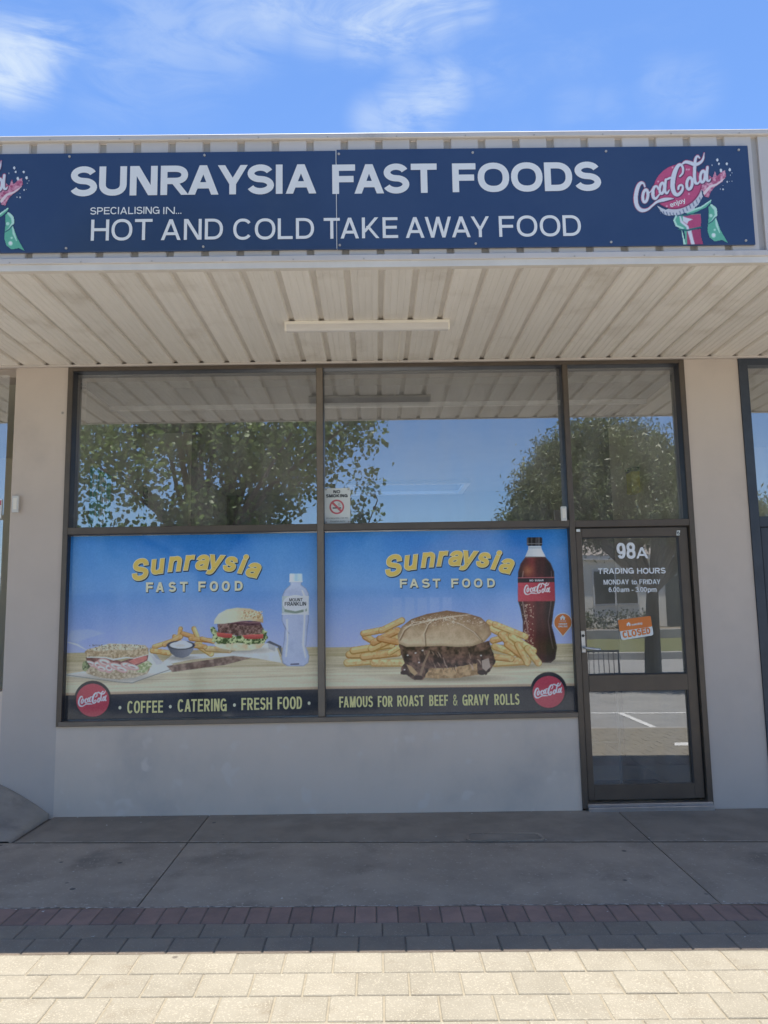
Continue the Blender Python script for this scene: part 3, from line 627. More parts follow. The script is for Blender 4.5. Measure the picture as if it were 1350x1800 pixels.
for x0, x1, z0, z1, g in ((-2.345, -.44, 2.13, 3.371, GU), (-.395, 1.496, 2.13, 3.371, GU), (1.534, 2.422, 2.12, 3.371, GU), (-2.345, -.44, .69, 2.09, GL), (-.395, 1.496, .69, 2.09, GL)):
    pane('glass_pane', x0, x1, z0, z1, g, M['glass'], win)
# door
door = part('door', M['bronze'], shop, (1.541, 1.589, .004, .05, .055, 2.07), (2.338, 2.410, .014, .06, .055, 2.07), (1.589, 2.338, .006, .049, 2.0, 2.07), (1.589, 2.338, .006, .049, .838, .958), (1.589, 2.338, .006, .049, .055, .163), c=.003)
part('door_gap', M['black_plastic'], door, (2.403, 2.373+.0, .03, .06, .05, 2.077)) if False else None
part('weather_seal', M['black_plastic'], door, (2.4105, 2.4205, .03, .07, .05, 2.0765), (1.5365, 1.5405, .02, .06, .05, 2.0765), (1.541, 2.410, .02, .06, 2.0705, 2.0765))
part('threshold', M['alum'], door, (1.53, 2.452, -.045, .06, -.03, .012), (1.53, 2.452, -.03, .06, .0125, .034), c=.003)
pane('glass_pane', 1.583, 2.343, .955, 2.005, .03, M['doorglass'], door); pane('glass_pane', 1.583, 2.343, .158, .842, .03, M['doorglass'], door)
part('glazing_bead', M['black_plastic'], door, (2.326, 2.3375, .008, .029, .958, 2.0), (2.326, 2.3375, .008, .029, .163, .838), (1.5895, 2.326, .012, .029, 1.992, 1.9995), (1.5895, 2.326, .012, .029, .9585, .966))
hd = part('handle', M['alum'], door, (1.543, 1.574, -.006, .0035, 1.128, 1.292), c=.003)
hb2 = MB(); hb2.tube([(1.559, -.006, 1.166), (1.559, -.045, 1.166), (1.568, -.055, 1.165), (1.62, -.057, 1.156), (1.672, -.055, 1.152)], [.009, .009, .009, .008, .0075], 10).build('lever', M['alum'], hd, True)
MB().tube([(1.559, -.0065, 1.255), (1.559, -.011, 1.255)], .011, 12).build('keyhole', M['black_plastic'], hd)
caps('lettering', [('98', 1084, 1117, 954, 982), ('A', 1118, 1139, 962, 981.5)], M['white_vinyl'], .024, door, .18, .1)
caps('lettering', [('TRADING', 1051, 1114, 998.5, 1008.5), ('HOURS', 1120, 1170, 998.2, 1008.2)], M['white_vinyl'], .024, door, .19)
caps('lettering', [('MONDAY', 1061, 1105.5, 1018.8, 1027.3), ('FRIDAY', 1124, 1161, 1018.4, 1026.9), ('6.00', 1070, 1089, 1032.4, 1040.6), ('-', 1110, 1114, 1032.4, 1040.6), ('3.00', 1117, 1137, 1032.2, 1040.4)], M['white_vinyl'], .024, door, .16); [flat_text('lettering', [w_], M['white_vinyl'], .024, door, .015) for w_ in (('to', 1110, 1119.5, 1018.6, 1027.1), ('am', 1090.5, 1106, 1032.4, 1040.6), ('pm', 1138.5, 1154, 1032.2, 1040.4))]

# ================================================================ NEIGHBOURING SHOPFRONTS
nb = thing('shopfront', (-5, 0, 0), 'neighbouring shop window with brown frame at the left edge', 'shopfront')
part('window_frame', M['bronze'], nb, (-2.87, -2.792, -.012, .07, .92, 3.40), (-7, -2.871, -.012, .07, 3.345, 3.40), (-7, -2.871, -.013, .07, .92, .98), (-7, -2.871, -.013, .07, 2.2, 2.26))
part('glass_pane', M['glass'], nb); bpy.data.objects.remove(nb.children[-1])
pane('glass_pane', -7, -2.86, .97, 2.21, .04, M['glass'], nb); pane('glass_pane', -7, -2.86, 2.25, 3.36, .04, M['glass'], nb)
part('wall', M['dado'], nb, (-7, -2.7905, .001, .22, -.2, .918)); part('interior_wall', M['interior'], nb, (-7, -2.5, 3.5, 3.6, 0, 3.4), (-7.1, -7, .1, 3.6, 0, 3.4), (-7, -2.46, .3, 3.5, 3.40, 3.43), (-7, -2.46, .3, 3.5, -.1, -.01))
nb2 = thing('shopfront', (5, 0, 0), 'neighbouring shop entrance with dark blue frame at the right edge', 'shopfront')
part('window_frame', M['navy_frame'], nb2, (2.895, 2.965, -.012, .07, -.03, 3.40), (2.966, 7, -.012, .07, 3.345, 3.40), (2.966, 7, -.013, .07, 2.06, 2.14))
part('door', M['navy_frame'], nb2, (2.975, 3.06, .004, .05, .0, 2.058), (3.06, 3.75, .006, .05, 1.99, 2.058), (3.06, 3.75, .006, .05, 0, .16), (3.75, 3.835, .004, .05, 0, 2.058), (3.84, 7, .0, .05, 0, .1), c=.003)
pane('glass_pane', 2.96, 7, 2.13, 3.35, .04, M['glass'], nb2); pane('glass_pane', 2.97, 7, .0, 2.07, .036, M['doorglass'], nb2)
part('interior_wall', M['interior'], nb2, (2.7, 7, 3.5, 3.6, 0, 3.4), (7, 7.1, .1, 3.6, 0, 3.4), (2.7, 7, .3, 3.5, 3.40, 3.43), (2.7, 7, .3, 3.5, -.1, -.02))

# ================================================================ CANOPY
SZ, FY = 3.415, -1.683
can = thing('canopy', (0, -.84, SZ), 'street canopy with ribbed cream soffit and grey ribbed fascia', 'canopy')
def extrude(profile, a, b, axis):      # an open sheet profile (u, v) pulled along y or z
    V = []; n = len(profile)
    for t in (a, b):
        for u, v in profile: V.append((u, t, v) if axis == 'y' else (u, v, t))
    return V, [(i, i+1, n+i+1, n+i) for i in range(n-1)]
pf = [(-.086, .020), (-.080, .004), (-.077, 0)]
for gx in (-.042, 0, .042): pf += [(gx-.0035, 0), (gx-.0018, .002), (gx+.0018, .002), (gx+.0035, 0)]
pf += [(.077, 0), (.080, .004), (.086, .020)]
V, Fs = extrude(pf, FY+.012, -.012, 'y'); sp_me = MB().add(V, Fs).mesh('soffit_panel', M['soffit'])
for i in range(-26, 26):
    o = bpy.data.objects.new('soffit_panel', sp_me); COL.objects.link(o); o.parent = can
    o.location = Vector((.0607+.2*(i+.5), 0, SZ))-Vector(can.location)
part('soffit_channel', M['soffit_back'], can, (-5.3, 5.3, FY+.01, -.004, SZ+.0202, SZ+.028))
part('wall_trim', M['flash'], can, (-5.3, 5.3, -.034, -.0005, 3.4005, SZ-.001))
part('roof_sheet', M['flash'], can, (-5.3, 5.3, FY+.004, .06, 4.06, 4.10))
part('fascia_backing', M['fascia_back'], can, (-5.3, 5.3, FY+.0, FY+.004, SZ+.03, 4.19))
part('cap_flashing', M['flash'], can, (-5.3, 5.3, FY-.036, FY+.06, 4.192, 4.226), c=.004)
part('lower_flashing', M['flash'], can, (-5.3, 5.3, FY-.036, FY+.005, 3.447, 3.482), c=.003); part('lower_lip', M['soffit_back'], can, (-5.3, 5.3, FY-.028, FY+.009, SZ-.006, 3.4465))
fx0 = px(669, 445, FY-.02)[0]
ff = [(-.083, -.001), (-.077, -.018), (.077, -.018), (.083, -.001)]
V, Fs = extrude([(u, FY+v) for u, v in ff], 3.483, 4.191, 'z'); fp_me = MB().add(V, Fs).mesh('fascia_panel', M['fascia'])
for i in range(-27, 26):
    x = fx0+.2*(i+.5)
    if 2.17 < x < 2.5 or abs(x) > 5.2: continue
    o = bpy.data.objects.new('fascia_panel', fp_me); COL.objects.link(o); o.parent = can; o.location = Vector((x, 0, 0))-Vector(can.location)
part('joint_cover', M['fascia'], can, (2.12, 2.232, FY-.0175, FY-.001, 3.483, 4.191), (2.275, 2.42, FY-.0175, FY-.001, 3.483, 4.191)); 
for i in range(-13, 13):
    part('rivet', M['fascia_back'], can, (fx0+.4*i+.1, fx0+.4*i+.108, FY-.039, FY-.0365, 4.196, 4.204)); part('rivet', M['fascia_back'], can, (fx0+.4*i+.3, fx0+.4*i+.308, FY-.039, FY-.0365, 3.452, 3.46))

# ================================================================ SIGN BOARD
SY = -1.716
sign = thing('sign_board', (-.19, SY, 3.8), 'long navy sign board with pale capital lettering on the fascia', 'sign')
zt, zb = 4.117, 3.517
part('sign_panel', M['navy'], sign, (-2.585, -.1915, SY, SY+.012, zb, zt), c=.0015); part('sign_panel', M['navy'], sign, (-.1885, 2.205, SY-.001, SY+.011, zb-.002, zt+.006), c=.0015)
part('panel_seam', M['letter'], sign, (-.1935, -.1905, SY-.0022, SY-.0012, zb+.002, zt)); 
SL = SY-.0025
caps('lettering', [('SUNRAYSIA', 123, 556, 291, 342.5), ('FAST', 584, 768, 288.5, 340), ('FOODS', 795, 1056, 286, 336.5)], M['letter'], SL, sign, .215, .10)
caps('lettering', [('SPECIALISING', 158.5, 280.5, 364, 376.5), ('IN...', 287, 319, 363.8, 376.2)], M['letter'], SL, sign, .145)
caps('lettering', [('HOT', 160, 268, 385.5, 422.5), ('AND', 283, 392, 385, 421.5), ('COLD', 410, 552, 384, 420.5), ('TAKE', 569, 699, 382.5, 419), ('AWAY', 713, 860, 381, 417.5), ('FOOD', 877, 1021, 379, 415.5)], M['letter'], SL, sign, .14, .16)
for x in np.linspace(-2.5, 2.15, 7):
    for z in (zb+.022, zt-.022): MB().tube([(x, SL-.0025, z), (x, SL+.002, z)], .007, 8).build('screw', M['fascia_back'], sign)
def emblem(shift):
    q = lambda x, y: (1080+x*.2+shift[0], 240+y*.2+shift[1]); Q = lambda pts: [q(*p) for p in pts]
    cx0 = px(1100+shift[0], 350+shift[1], SL)[0]; cx1 = px(1296+shift[0], 350+shift[1], SL)[0]
    a = Art(max(cx0, -2.58), min(cx1, 2.2), zb+.003, zt-.004, .0034, SL)
    DK, RD, WH, GR, GD, MT = (26, 40, 62), (178, 70, 108), (205, 212, 226), (86, 165, 140), (38, 92, 96), (170, 220, 205)
    # bottle, hand-cut green glass and red drink
    a.poly(Q([(585,820),(600,830),(630,950),(605,950)]), MT); a.poly(Q([(610,826),(640,826),(665,950),(628,950)]), GR); a.poly(Q([(635,825),(760,810),(765,880),(785,950),(640,950)]), (150, 58, 92))
    a.poly(Q([(648,825),(676,825),(705,950),(675,950)]), WH)
    a.poly(Q([(540,690),(760,675),(765,790),(640,820),(580,810),(530,775),(520,730)]), GR); a.poly(Q([(600,695),(755,680),(765,720),(762,790),(650,812),(605,770)]), (168, 66, 104))
    a.stroke(Q([(540,700),(524,735),(545,785),(600,808)]), 2.0, MT); a.stroke(Q([(575,695),(590,750),(640,790),(690,940)]), [1, 2, 2, 3], WH); a.poly(Q([(600,700),(640,715),(690,728),(650,745),(640,770),(605,745)]), WH)
    a.stroke(Q([(560,815),(640,825),(760,798)]), 1.6, GD); a.stroke(Q([(560,690),(640,690),(740,650),(850,560)]), 1.8, GD)
    a.poly(Q([(610,670),(640,650),(760,610),(820,575),(855,548),(850,585),(800,630),(700,670),(640,682)]), GR); a.stroke(Q([(640,664),(760,622),(845,562)]), 1.6, MT)
    a.poly(Q([(825,615),(860,590),(895,620),(908,660),(895,710),(935,820),(1005,942),(945,912),(880,925),(835,890),(815,830),(825,700)]), GR)
    a.stroke(Q([(850,600),(890,640),(895,690),(860,740),(822,770)]), [2, 3, 2.4, 1.5, 1], MT); a.stroke(Q([(888,700),(900,780),(925,845)]), [1, 2, .7], MT); a.stroke(Q([(890,710),(860,745),(818,772)]), 1.1, GD)
    a.ell(*q(872, 868), 4, 4.2, MT); a.ell(*q(872, 866), 2.4, 2.6, (225, 240, 235)); a.ell(*q(848, 695), 3, 3, MT); a.ell(*q(882, 820), 2, 2, MT)
    # splash
    sp1 = [(745,440),(790,400),(830,330),(860,360),(885,290),(900,345),(935,310),(975,290),(985,350),(950,400),(880,450),(850,490),(830,540),(790,530),(780,490)]
    t = a.n(4.0, 5); a.poly(Q(sp1), a.mixn((150, 62, 96), (215, 160, 180), (t-.3)*2.4)); a.stroke(Q([(790,500),(840,440),(900,420),(970,370)]), [2.6, 2, 1.6, .8], (222, 200, 208))
    for x, y, r in ((905,205,2.6),(918,240,2.2),(988,240,2.4),(858,252,1.5),(936,298,2.8),(1014,292,2.8),(1034,318,1.3),(1020,340,1.3),(992,398,1.8),(1010,395,1),(1034,392,1),(930,462,1.4),(956,464,1.9),(955,430,1)):
        a.ell(*q(x, y), r, r*1.3, (205, 214, 226))
    # crown cap
    a.poly(Q([(365,600),(400,650),(430,685),(470,698),(520,695),(580,685),(650,665),(700,635),(740,600),(780,530),(760,440),(600,600),(450,640)]), (186, 192, 206))
    for k in range(13):
        x = 400+k*29; y = 655+20*math.sin(k/12*3.1)-max(0, k-5)*17; a.stroke(Q([(x, y), (x+10, y+28)]), .9, (90, 105, 130))
    a.ell(*q(555, 440), 45, 38, (120, 40, 74), -.55); a.ell(*q(553, 436), 43.5, 36.5, RD, -.55)
    for x, y in ((512,272),(635,290),(655,290),(385,395),(655,505),(460,612)): a.ell(*q(x, y), 1.6, 1.6, (214, 160, 182))
    fx = lambda p: (np.stack([1080+p[:, 0]*.2+shift[0], 240+p[:, 1]*.2+shift[1]], 1), .2)
    wordmark(a, fx, (150, 50, 84), 1.7); wordmark(a, fx, (70, 30, 60), .7, off=(.9, 1.0)); wordmark(a, fx, WH)
    a.build('emblem', M['artsign'], sign, gain=1.5, cut=True)
    flat_text('emblem_lettering', [('enjoy', 1176.5+shift[0], 1206+shift[0], 352+shift[1], 360+shift[1], .34)], M['letter'], SL-.0012, sign, .02)
emblem((0, 0)); 
eL = px(46, 443, SL); eR = px(1282, 428.5, SL)
emblem((46-1282, 443-428.5-.3))

# ================================================================ LIGHT FITTING
lt = thing('light_fitting', (-.03, -.835, 3.355), 'cream fluorescent batten light mounted under the canopy soffit', 'light')
part('body', M['cream_plastic'], lt, (-.588, .527, -.892, -.778, 3.394, SZ-.0005), c=.003)
MB().tube([(.20, -.80, SZ-.007), (.20, -.40, SZ-.007), (.20, -.03, SZ-.007)], .006, 8).build('cable', M['cream_plastic'], lt)
prof = [(-.888, 3.3935), (-.888, 3.362), (-.878, 3.350), (-.852, 3.347), (-.820, 3.360), (-.786, 3.3935)]
V = [(x, y, z) for x in (-.575, .515) for y, z in prof]; n6 = len(prof)
MB().add(V, [(i, i+1, n6+i+1, n6+i) for i in range(n6-1)]+[tuple(range(n6)), tuple(range(n6, 2*n6))]).build('diffuser', M['diffuser'], lt)
for xa, xb in ((-.588, -.5755), (.5155, .527)):
    MB().add([(x, y, z-.002*(1 if k in (1, 2, 3, 4) else 0)) for x in (xa, xb) for k, (y, z) in enumerate(prof)], [(i, i+1, n6+i+1, n6+i) for i in range(n6-1)]+[tuple(range(n6)), tuple(range(n6, 2*n6))]).build('end_cap', M['cream_plastic'], lt)

# ================================================================ WINDOW POSTERS
PY = .050
GAIN = 1.85
def script_title(parent, letters, Y):
    """arched italic brand lettering: dark drop, pale edge, yellow face"""
    for mt, bold, off, dy in ((M['dark_ink'], .048, (1.1, 1.6), -.0012), (M['cream_ink'], .042, (0, 0), -.0020), (M['yellow'], .026, (0, 0), -.0028)):
        mb = MB()
        for ch, cx, base, ang, size in letters:
            co, fs = glyphs(ch, bold, .22); x0, x1 = co[:, 0].min(), co[:, 0].max()
            x = (co[:, 0]-(x0+x1)/2)*size*1.02; y = co[:, 1]*size
            c, s = math.cos(ang), math.sin(ang); U = cx+off[0]+x*c-y*s; Vv = base+off[1]-(x*s+y*c)
            P = [px(u, v, Y+dy) for u, v in zip(U, Vv)]
            mb.add([(a, Y+dy-.006*h, b) for (a, b), h in zip(P, co[:, 2])], fs)
        me = bpy.data.meshes.new('title_lettering'); me.from_pydata(mb.v, [], mb.f); me.update(); me.materials.append(mt)
        link(bpy.data.objects.new('title_lettering', me), parent)
def sub_title(parent, letters, yt, yb, Y):
    w = [(ch, a, b, yt(a), yb(a)) for ch, a, b in letters]
    caps('subtitle_lettering', [(c, a+.9, b+1.2, t+1.2, u+1.6) for c, a, b, t, u in w], M['dark_ink'], Y-.0008, parent, .24)
    caps('subtitle_lettering', w, M['cream_ink'], Y-.0032, parent, .22)
def backdrop(a, yl, yr, bl, br, x0, x1, seed):
    """blue sky, pale timber table, black base band; l / r are photo rows at the two sides"""
    t = (a.u-x0)/(x1-x0); hor = yl+(yr-yl)*t; band = bl+(br-bl)*t
    k = np.clip((a.v-945)/(hor-945), 0, 1)
    c = a.mixn((44, 108, 190), (92, 138, 208), k*1.7); c = a.mixn(c, (158, 172, 226), (k-.45)*1.9)
    n1 = a.n(70, seed, 3, 120); n2 = a.n(22, seed+3, 2, 400)
    c = c + ((n1-.5)*44*np.array([1.0, .75, .35])[:, None, None]).transpose(1, 2, 0) + ((n2-.5)*16)[..., None]*(k[..., None])
    a.C[:] = c; a.A[:] = 1
    tb = np.clip((a.v-hor)/1.5+.5, 0, 1); kk = (a.v-hor)/(band-hor)
    streak = fbm(a.u/60+seed, (a.v-hor)/2.3, seed+5, 3); st2 = fbm(a.u/200, (a.v-hor)/1.3, seed+8, 2)
    tc_ = a.mixn((168, 154, 120), (212, 199, 166), kk*1.3+(streak-.5)*1.1)
    for q in (.2, .42, .68):
        tc_ = tc_ - 22*np.exp(-((kk-q)/.012)**2)[..., None]*(.4+streak[..., None])
    tc_ = tc_ - 14*np.clip((st2-.6)*6, 0, 1)[..., None]
    tc_ = a.mixn(tc_, (176, 150, 122), np.clip((kk-.93)/.03, 0, 1)); a.put(tb, tc_)
    bd = np.clip((a.v-band)/1.2+.5, 0, 1); a.put(bd, a.mixn((34, 38, 45), (52, 56, 64), a.n(90, seed+11, 2)))
def fry(a, p, q, w, hue=0.0):
    p, q = np.array(p, float), np.array(q, float); n = np.array([-(q-p)[1], (q-p)[0]]); n = n/np.linalg.norm(n)
    if n[1] < 0: n = -n
    hue = min(1, hue+random.uniform(0, .35)); base = np.array([220, 188, 126])*(1-hue)+np.array([190, 134, 82])*hue
    w = w*1.35; a.stroke([p, q], w, base-52); a.stroke([p-n*w*.18, q-n*w*.18], w*.78, base); a.stroke([p-n*w*.5, q-n*w*.5], w*.34, np.minimum(base+20, 250))
    a.ell(q[0], q[1], w*.75, w*.75, np.minimum(base+14, 250)); mk = np.clip(.5-a.stroke_d([p, q], w), 0, 1)*np.clip((a.n(4.5, int(p[0]), 3)-.5)*4, 0, 1); a.put(mk*.45, (168, 112, 62))
def food_noise(a, pts, c0, c1, sc, seed, k=2.4, ragged=0.0):
    d = a.poly_d(pts)
    if ragged: d = d+(a.n(5, seed+9, 3)-.5)*ragged
    a.put(np.clip(.5-d, 0, 1), a.mixn(c0, c1, (a.n(sc, seed, 3)-.5)*k+.5))
def bottle_mask(a, pts): return np.clip(.5-a.poly_d(pts)/.9, 0, 1)

# ---- left poster
x0 = px(122, 960, PY)[0]; x1 = px(557.5, 960, PY)[0]; z1 = px(330, 940, PY)[1]; z0 = px(330, 1264.5, PY)[1]
pl = thing('window_poster', (x0, PY, z0), 'window poster of sandwich, sesame burger, fries and a clear water bottle', 'poster', None)
a = Art(-2.3405, -.4465, .698, 2.074, .0040, PY)
backdrop(a, 1148, 1137, 1222.5, 1211.5, 113, 558, 3)
P = lambda pts: [(90+.35556*x, 920+.35556*y) for x, y in pts]
A_ = lambda pts: [(100+.17778*x, 1040+.17778*y) for x, y in pts]
B_ = lambda pts: [(340+.17778*x, 990+.17778*y) for x, y in pts]
a.poly(A_([(130,385),(330,370),(470,412),(250,480),(210,500),(100,480)]), (180, 196, 236), 3, .35); a.stroke(A_([(110,500),(200,525),(290,575)]), [1, 1.6, .4], (225, 230, 245), 1.5, .6)
# baking paper and board
a.poly(A_([(85,815),(250,790),(520,760),(900,640),(915,560),(1040,690),(1145,715),(1130,790),(1000,815),(745,900),(600,890),(90,835)]), (212, 210, 202)); a.stroke(A_([(85,822),(350,860),(620,895),(745,902),(990,815),(1120,770)]), .7, (120, 122, 120))
a.poly(A_([(905,560),(930,545),(1040,700),(1025,720)]), (150, 154, 165)); a.poly(P([(485,645),(560,690),(520,700)]), (186, 188, 192))
food_noise(a, P([(570,705),(740,680),(930,650),(1010,660),(860,700),(600,735)]), (92, 74, 68), (140, 118, 106), 7, 21)
a.poly(P([(545,690),(600,650),(880,640),(1040,600),(1075,590),(1115,615),(1140,690),(1020,668),(900,655),(700,672),(560,700)]), a.mixn((196, 196, 192), (224, 224, 220), a.n(14, 4)*1.6-.3))
a.poly(P([(1062,588),(1080,580),(1138,607),(1140,655),(1120,610)]), (78, 82, 92)); a.poly(P([(1070,590),(1110,608),(1105,632),(1075,620)]), (170, 174, 180))
# sandwich
a.ell(*A_([(590, 850)])[0], 66, 8, (120, 112, 96), soft=8, al=.5)
food_noise(a, A_([(250,745),(330,715),(520,790),(900,690),(935,735),(890,815),(760,850),(620,868),(430,852),(300,812)]), (140, 120, 94), (200, 186, 156), 3.0, 31, 2.2, 1.5)
food_noise(a, A_([(780,740),(900,680),(940,720),(880,800),(800,800)]), (128, 142, 92), (196, 202, 160), 3, 33, 3, 2)
food_noise(a, A_([(285,650),(520,660),(640,690),(760,650),(905,625),(895,680),(780,735),(560,740),(310,730)]), (86, 56, 56), (138, 88, 84), 4, 35)
a.poly(A_([(705,690),(790,650),(885,635),(895,660),(860,690),(770,722)]), a.mixn((176, 84, 84), (206, 130, 122), a.n(5, 36)))
for x, y, r, s in ((330,712,11,5),(405,725,8,7),(470,700,12,7),(515,755,8,9),(590,740,14,6),(700,735,13,6),(750,745,12,5),(640,770,11,5),(440,760,9,5)):
    u, v = A_([(x, y)])[0]; a.ell(u, v, r, s, (196, 150, 146), .3); a.ell(u+.5, v-.6, r*.8, s*.62, (232, 212, 204), .3); a.ell(u, v+.3, r*.45, s*.25, (170, 118, 116), .3)
food_noise(a, A_([(255,700),(290,680),(330,740),(280,790),(250,770)]), (60, 72, 48), (140, 152, 108), 3, 38, 3, 2)
food_noise(a, A_([(275,600),(300,570),(420,545),(520,515),(700,520),(870,530),(908,560),(900,620),(740,652),(690,640),(560,668),(480,645),(300,645)]), (140, 116, 90), (204, 184, 152), 2.8, 41, 2.0, 1.2)
food_noise(a, A_([(300,572),(520,512),(690,517),(870,530),(885,555),(740,580),(560,575),(400,588)]), (176, 160, 132), (224, 214, 190), 2.2, 43, 2.5)
for k in range(46):
    u, v = A_([(320+random.random()*540, 525+random.random()*50)])[0]; a.ell(u, v, .9, .6, (70, 62, 50))
a.stroke(A_([(300,648),(480,650),(560,672),(690,650),(760,660),(900,622)]), [.8, 1.2, 1.6, 1.2, .8, .6], (232, 224, 206))
# chips and dip
for p, q, w, h in (((510,610),(590,585),9,.1),((500,630),(580,640),10,.2),((610,560),(660,610),9,.1),((640,520),(630,570),8,0),((650,545),(700,560),9,.6),((705,520),(735,590),9,.1),((690,570),(790,580),9,.3),((720,600),(790,645),11,0),((770,620),(880,627),11,.1),((660,600),(760,610),9,.4),((560,600),(640,560),9,.3),((745,570),(800,585),8,.5)):
    fry(a, *P([p, q]), w*.3556, h)
a.ell(*P([(640, 665)])[0], 26, 4, (90, 84, 78), soft=4, al=.5)
a.poly(P([(570,600),(712,598),(700,630),(680,655),(650,666),(615,660),(590,640)]), a.grad(P([(570,0)])[0][0], P([(712,0)])[0][0], (70, 76, 92), (128, 132, 146), 'u')); a.ell(*P([(641, 602)])[0], 25, 8, (56, 60, 74)); a.ell(*P([(642, 602)])[0], 20, 6.2, (222, 220, 214)); a.ell(*P([(648, 594)])[0], 11, 5.5, (236, 234, 230)); a.ell(*P([(640, 604)])[0], 9, 2.4, (196, 196, 194))
# burger
a.ell(*B_([(460, 858)])[0], 50, 5, (130, 124, 116), soft=5, al=.6)
food_noise(a, B_([(200,795),(330,770),(700,765),(706,800),(660,840),(560,862),(420,866),(300,850),(225,825)]), (206, 180, 140), (236, 220, 188), 8, 51, 2)
food_noise(a, B_([(165,640),(200,625),(250,680),(420,720),(560,700),(690,640),(725,680),(735,740),(700,790),(560,805),(420,790),(300,800),(180,780),(190,720)]), (50, 70, 38), (186, 200, 142), 3.0, 53, 3.6, 4)
food_noise(a, B_([(238,605),(330,592),(660,585),(688,640),(676,692),(560,700),(430,720),(330,690),(245,690)]), (74, 54, 50), (142, 114, 106), 3.4, 55, 2.4, 2)
a.poly(B_([(375,592),(480,570),(655,572),(672,612),(560,618),(440,608)]), a.mixn((58, 38, 44), (104, 74, 80), a.n(6, 57)*1.4-.2)); a.stroke(B_([(380,588),(470,578),(560,590),(668,582)]), .8, (134, 100, 104))
a.poly(B_([(228,685),(300,690),(385,700),(380,738),(300,738),(235,722)]), a.grad(1112, 1121, (196, 92, 84), (150, 54, 52))); a.poly(B_([(482,715),(560,702),(692,700),(688,745),(600,750),(510,748)]), a.grad(1114, 1123, (200, 96, 92), (152, 56, 54)))
bun = B_([(203,600),(208,560),(250,500),(330,457),(430,440),(560,448),(650,480),(688,530),(690,592),(660,578),(560,568),(470,572),(380,588),(290,600)])
t = np.clip((a.u-B_([(205,0)])[0][0])/86, 0, 1); v_ = np.clip((a.v-1068)/28, 0, 1)
cb = a.mixn((236, 224, 198), (196, 158, 112), t*1.1-.1+(a.n(9, 61)-.5)*.5); cb = a.mixn(cb, (226, 210, 180), v_*.8*(1-t)+.12); cb = cb-(np.clip(t-.85, 0, 1)*160)[..., None]
a.poly(bun, cb)
for k in range(110):
    x = 470+random.random()*210; y = 465+random.random()*80+abs(x-560)*.05
    u, v = B_([(x, y)])[0]; a.ell(u, v, 1.0, .75, random.choice([(236, 216, 172), (240, 226, 190), (150, 108, 70)]))
# water bottle
wb = B_([(955,182),(958,212),(905,262),(882,308),(876,420),(874,570),(905,640),(896,760),(880,850),(871,930),(884,990),(930,1018),(1090,1018),(1136,985),(1146,920),(1114,830),(1130,640),(1141,570),(1142,300),(1115,250),(1066,212),(1070,182)])
d = a.poly_d(wb); edge = np.clip(1+d/3.2, 0, 1); a.put(np.clip(.5-d, 0, 1), a.mixn((168, 182, 216), (104, 118, 156), edge*edge+(a.n(16, 71)-.5)*.5))
a.poly(B_([(950,108),(958,103),(1068,103),(1076,108),(1078,180),(950,180)]), a.mixn((150, 190, 228), (206, 224, 240), a.n(4, 72, 2, 60)*1.6-.3)); a.stroke(B_([(950,182),(1076,182)]), .8, (230, 238, 246))
a.poly(B_([(876,325),(1141,322),(1141,496),(876,498)]), a.grad(B_([(876,0)])[0][0], B_([(1141,0)])[0][0], (168, 184, 186), (206, 216, 216), 'u')); a.ell(*B_([(1008,400)])[0], 22, 15, (212, 222, 222)); a.poly(B_([(900,455),(1008,475),(1120,450),(1120,475),(1008,500),(900,480)]), (120, 136, 126))
a.stroke(B_([(876,503),(1141,503)]), .9, (232, 238, 246)); a.stroke(B_([(890,600),(915,650),(945,695)]), .7, (120, 130, 160)); a.stroke(B_([(1070,780),(1110,830),(1135,880)]), .7, (150, 158, 184)); a.stroke(B_([(965,1000),(1040,996)]), 1.2, (62, 66, 92)); a.stroke(B_([(1075,270),(1100,330),(1098,560),(1085,800),(1108,930)]), [1, 2, 1.4, 2, 1], (232, 236, 248), 2, .7); a.stroke(B_([(925,560),(930,760),(915,920)]), 1.6, (232, 236, 248), 2, .6)
cx, cy = P([(206, 872)])[0]
a.ell(cx, cy-1, 32.5, 32.5, (36, 38, 44)); a.ell(cx-.3, cy+.8, 29, 29, (170, 62, 76)); wordmark(a, roundel_fx(cx-.5, cy-1, 51), (232, 226, 228), .15)
a.build('print', M['art'], pl, gain=GAIN)
Q_ = lambda x, y: (220+.19259*x, 950+.19259*y)
LT = [('S', 152, 348, .16, 64), ('u', 308, 295, .12, 59), ('n', 455, 273, .07, 59), ('r', 586, 262, .03, 59), ('a', 704, 258, -.02, 59), ('y', 824, 257, -.06, 59), ('s', 953, 272, -.12, 59), ('i', 1063, 294, -.17, 59), ('a', 1158, 326, -.23, 59)]
script_title(pl, [(c, *Q_(x, y), g, s) for c, x, y, g, s in LT], PY)
q = lambda x: 220+.19259*x
sub_title(pl, [(c, q(l), q(r)) for c, l, r in (('F',190,255),('A',280,355),('S',395,465),('T',500,570),('F',668,735),('O',772,848),('O',882,955),('D',1000,1073))], lambda x: 950+.19259*(382-.017*(x-256)*5), lambda x: 950+.19259*(472-.017*(x-256)*5), PY)
caps('label_lettering', [('MOUNT', 508.5, 532, 1051.5, 1057), ('FRANKLIN', 500.5, 538, 1058, 1064.8)], M['dark_ink'], PY-.0012, pl, .15)
R_ = lambda x: 90+.35556*x
yl = lambda x, y: 920+.35556*y
caps('band_lettering', [('COFFEE', R_(376), R_(553), yl(0, 877), yl(0, 937)), ('CATERING', R_(625), R_(868), yl(0, 868), yl(0, 930)), ('FRESH', R_(940), R_(1092), yl(0, 862), yl(0, 922)), ('FOOD', R_(1119), R_(1240), yl(0, 857), yl(0, 918))], M['paleyellow'], PY-.0012, pl, .15, .17)
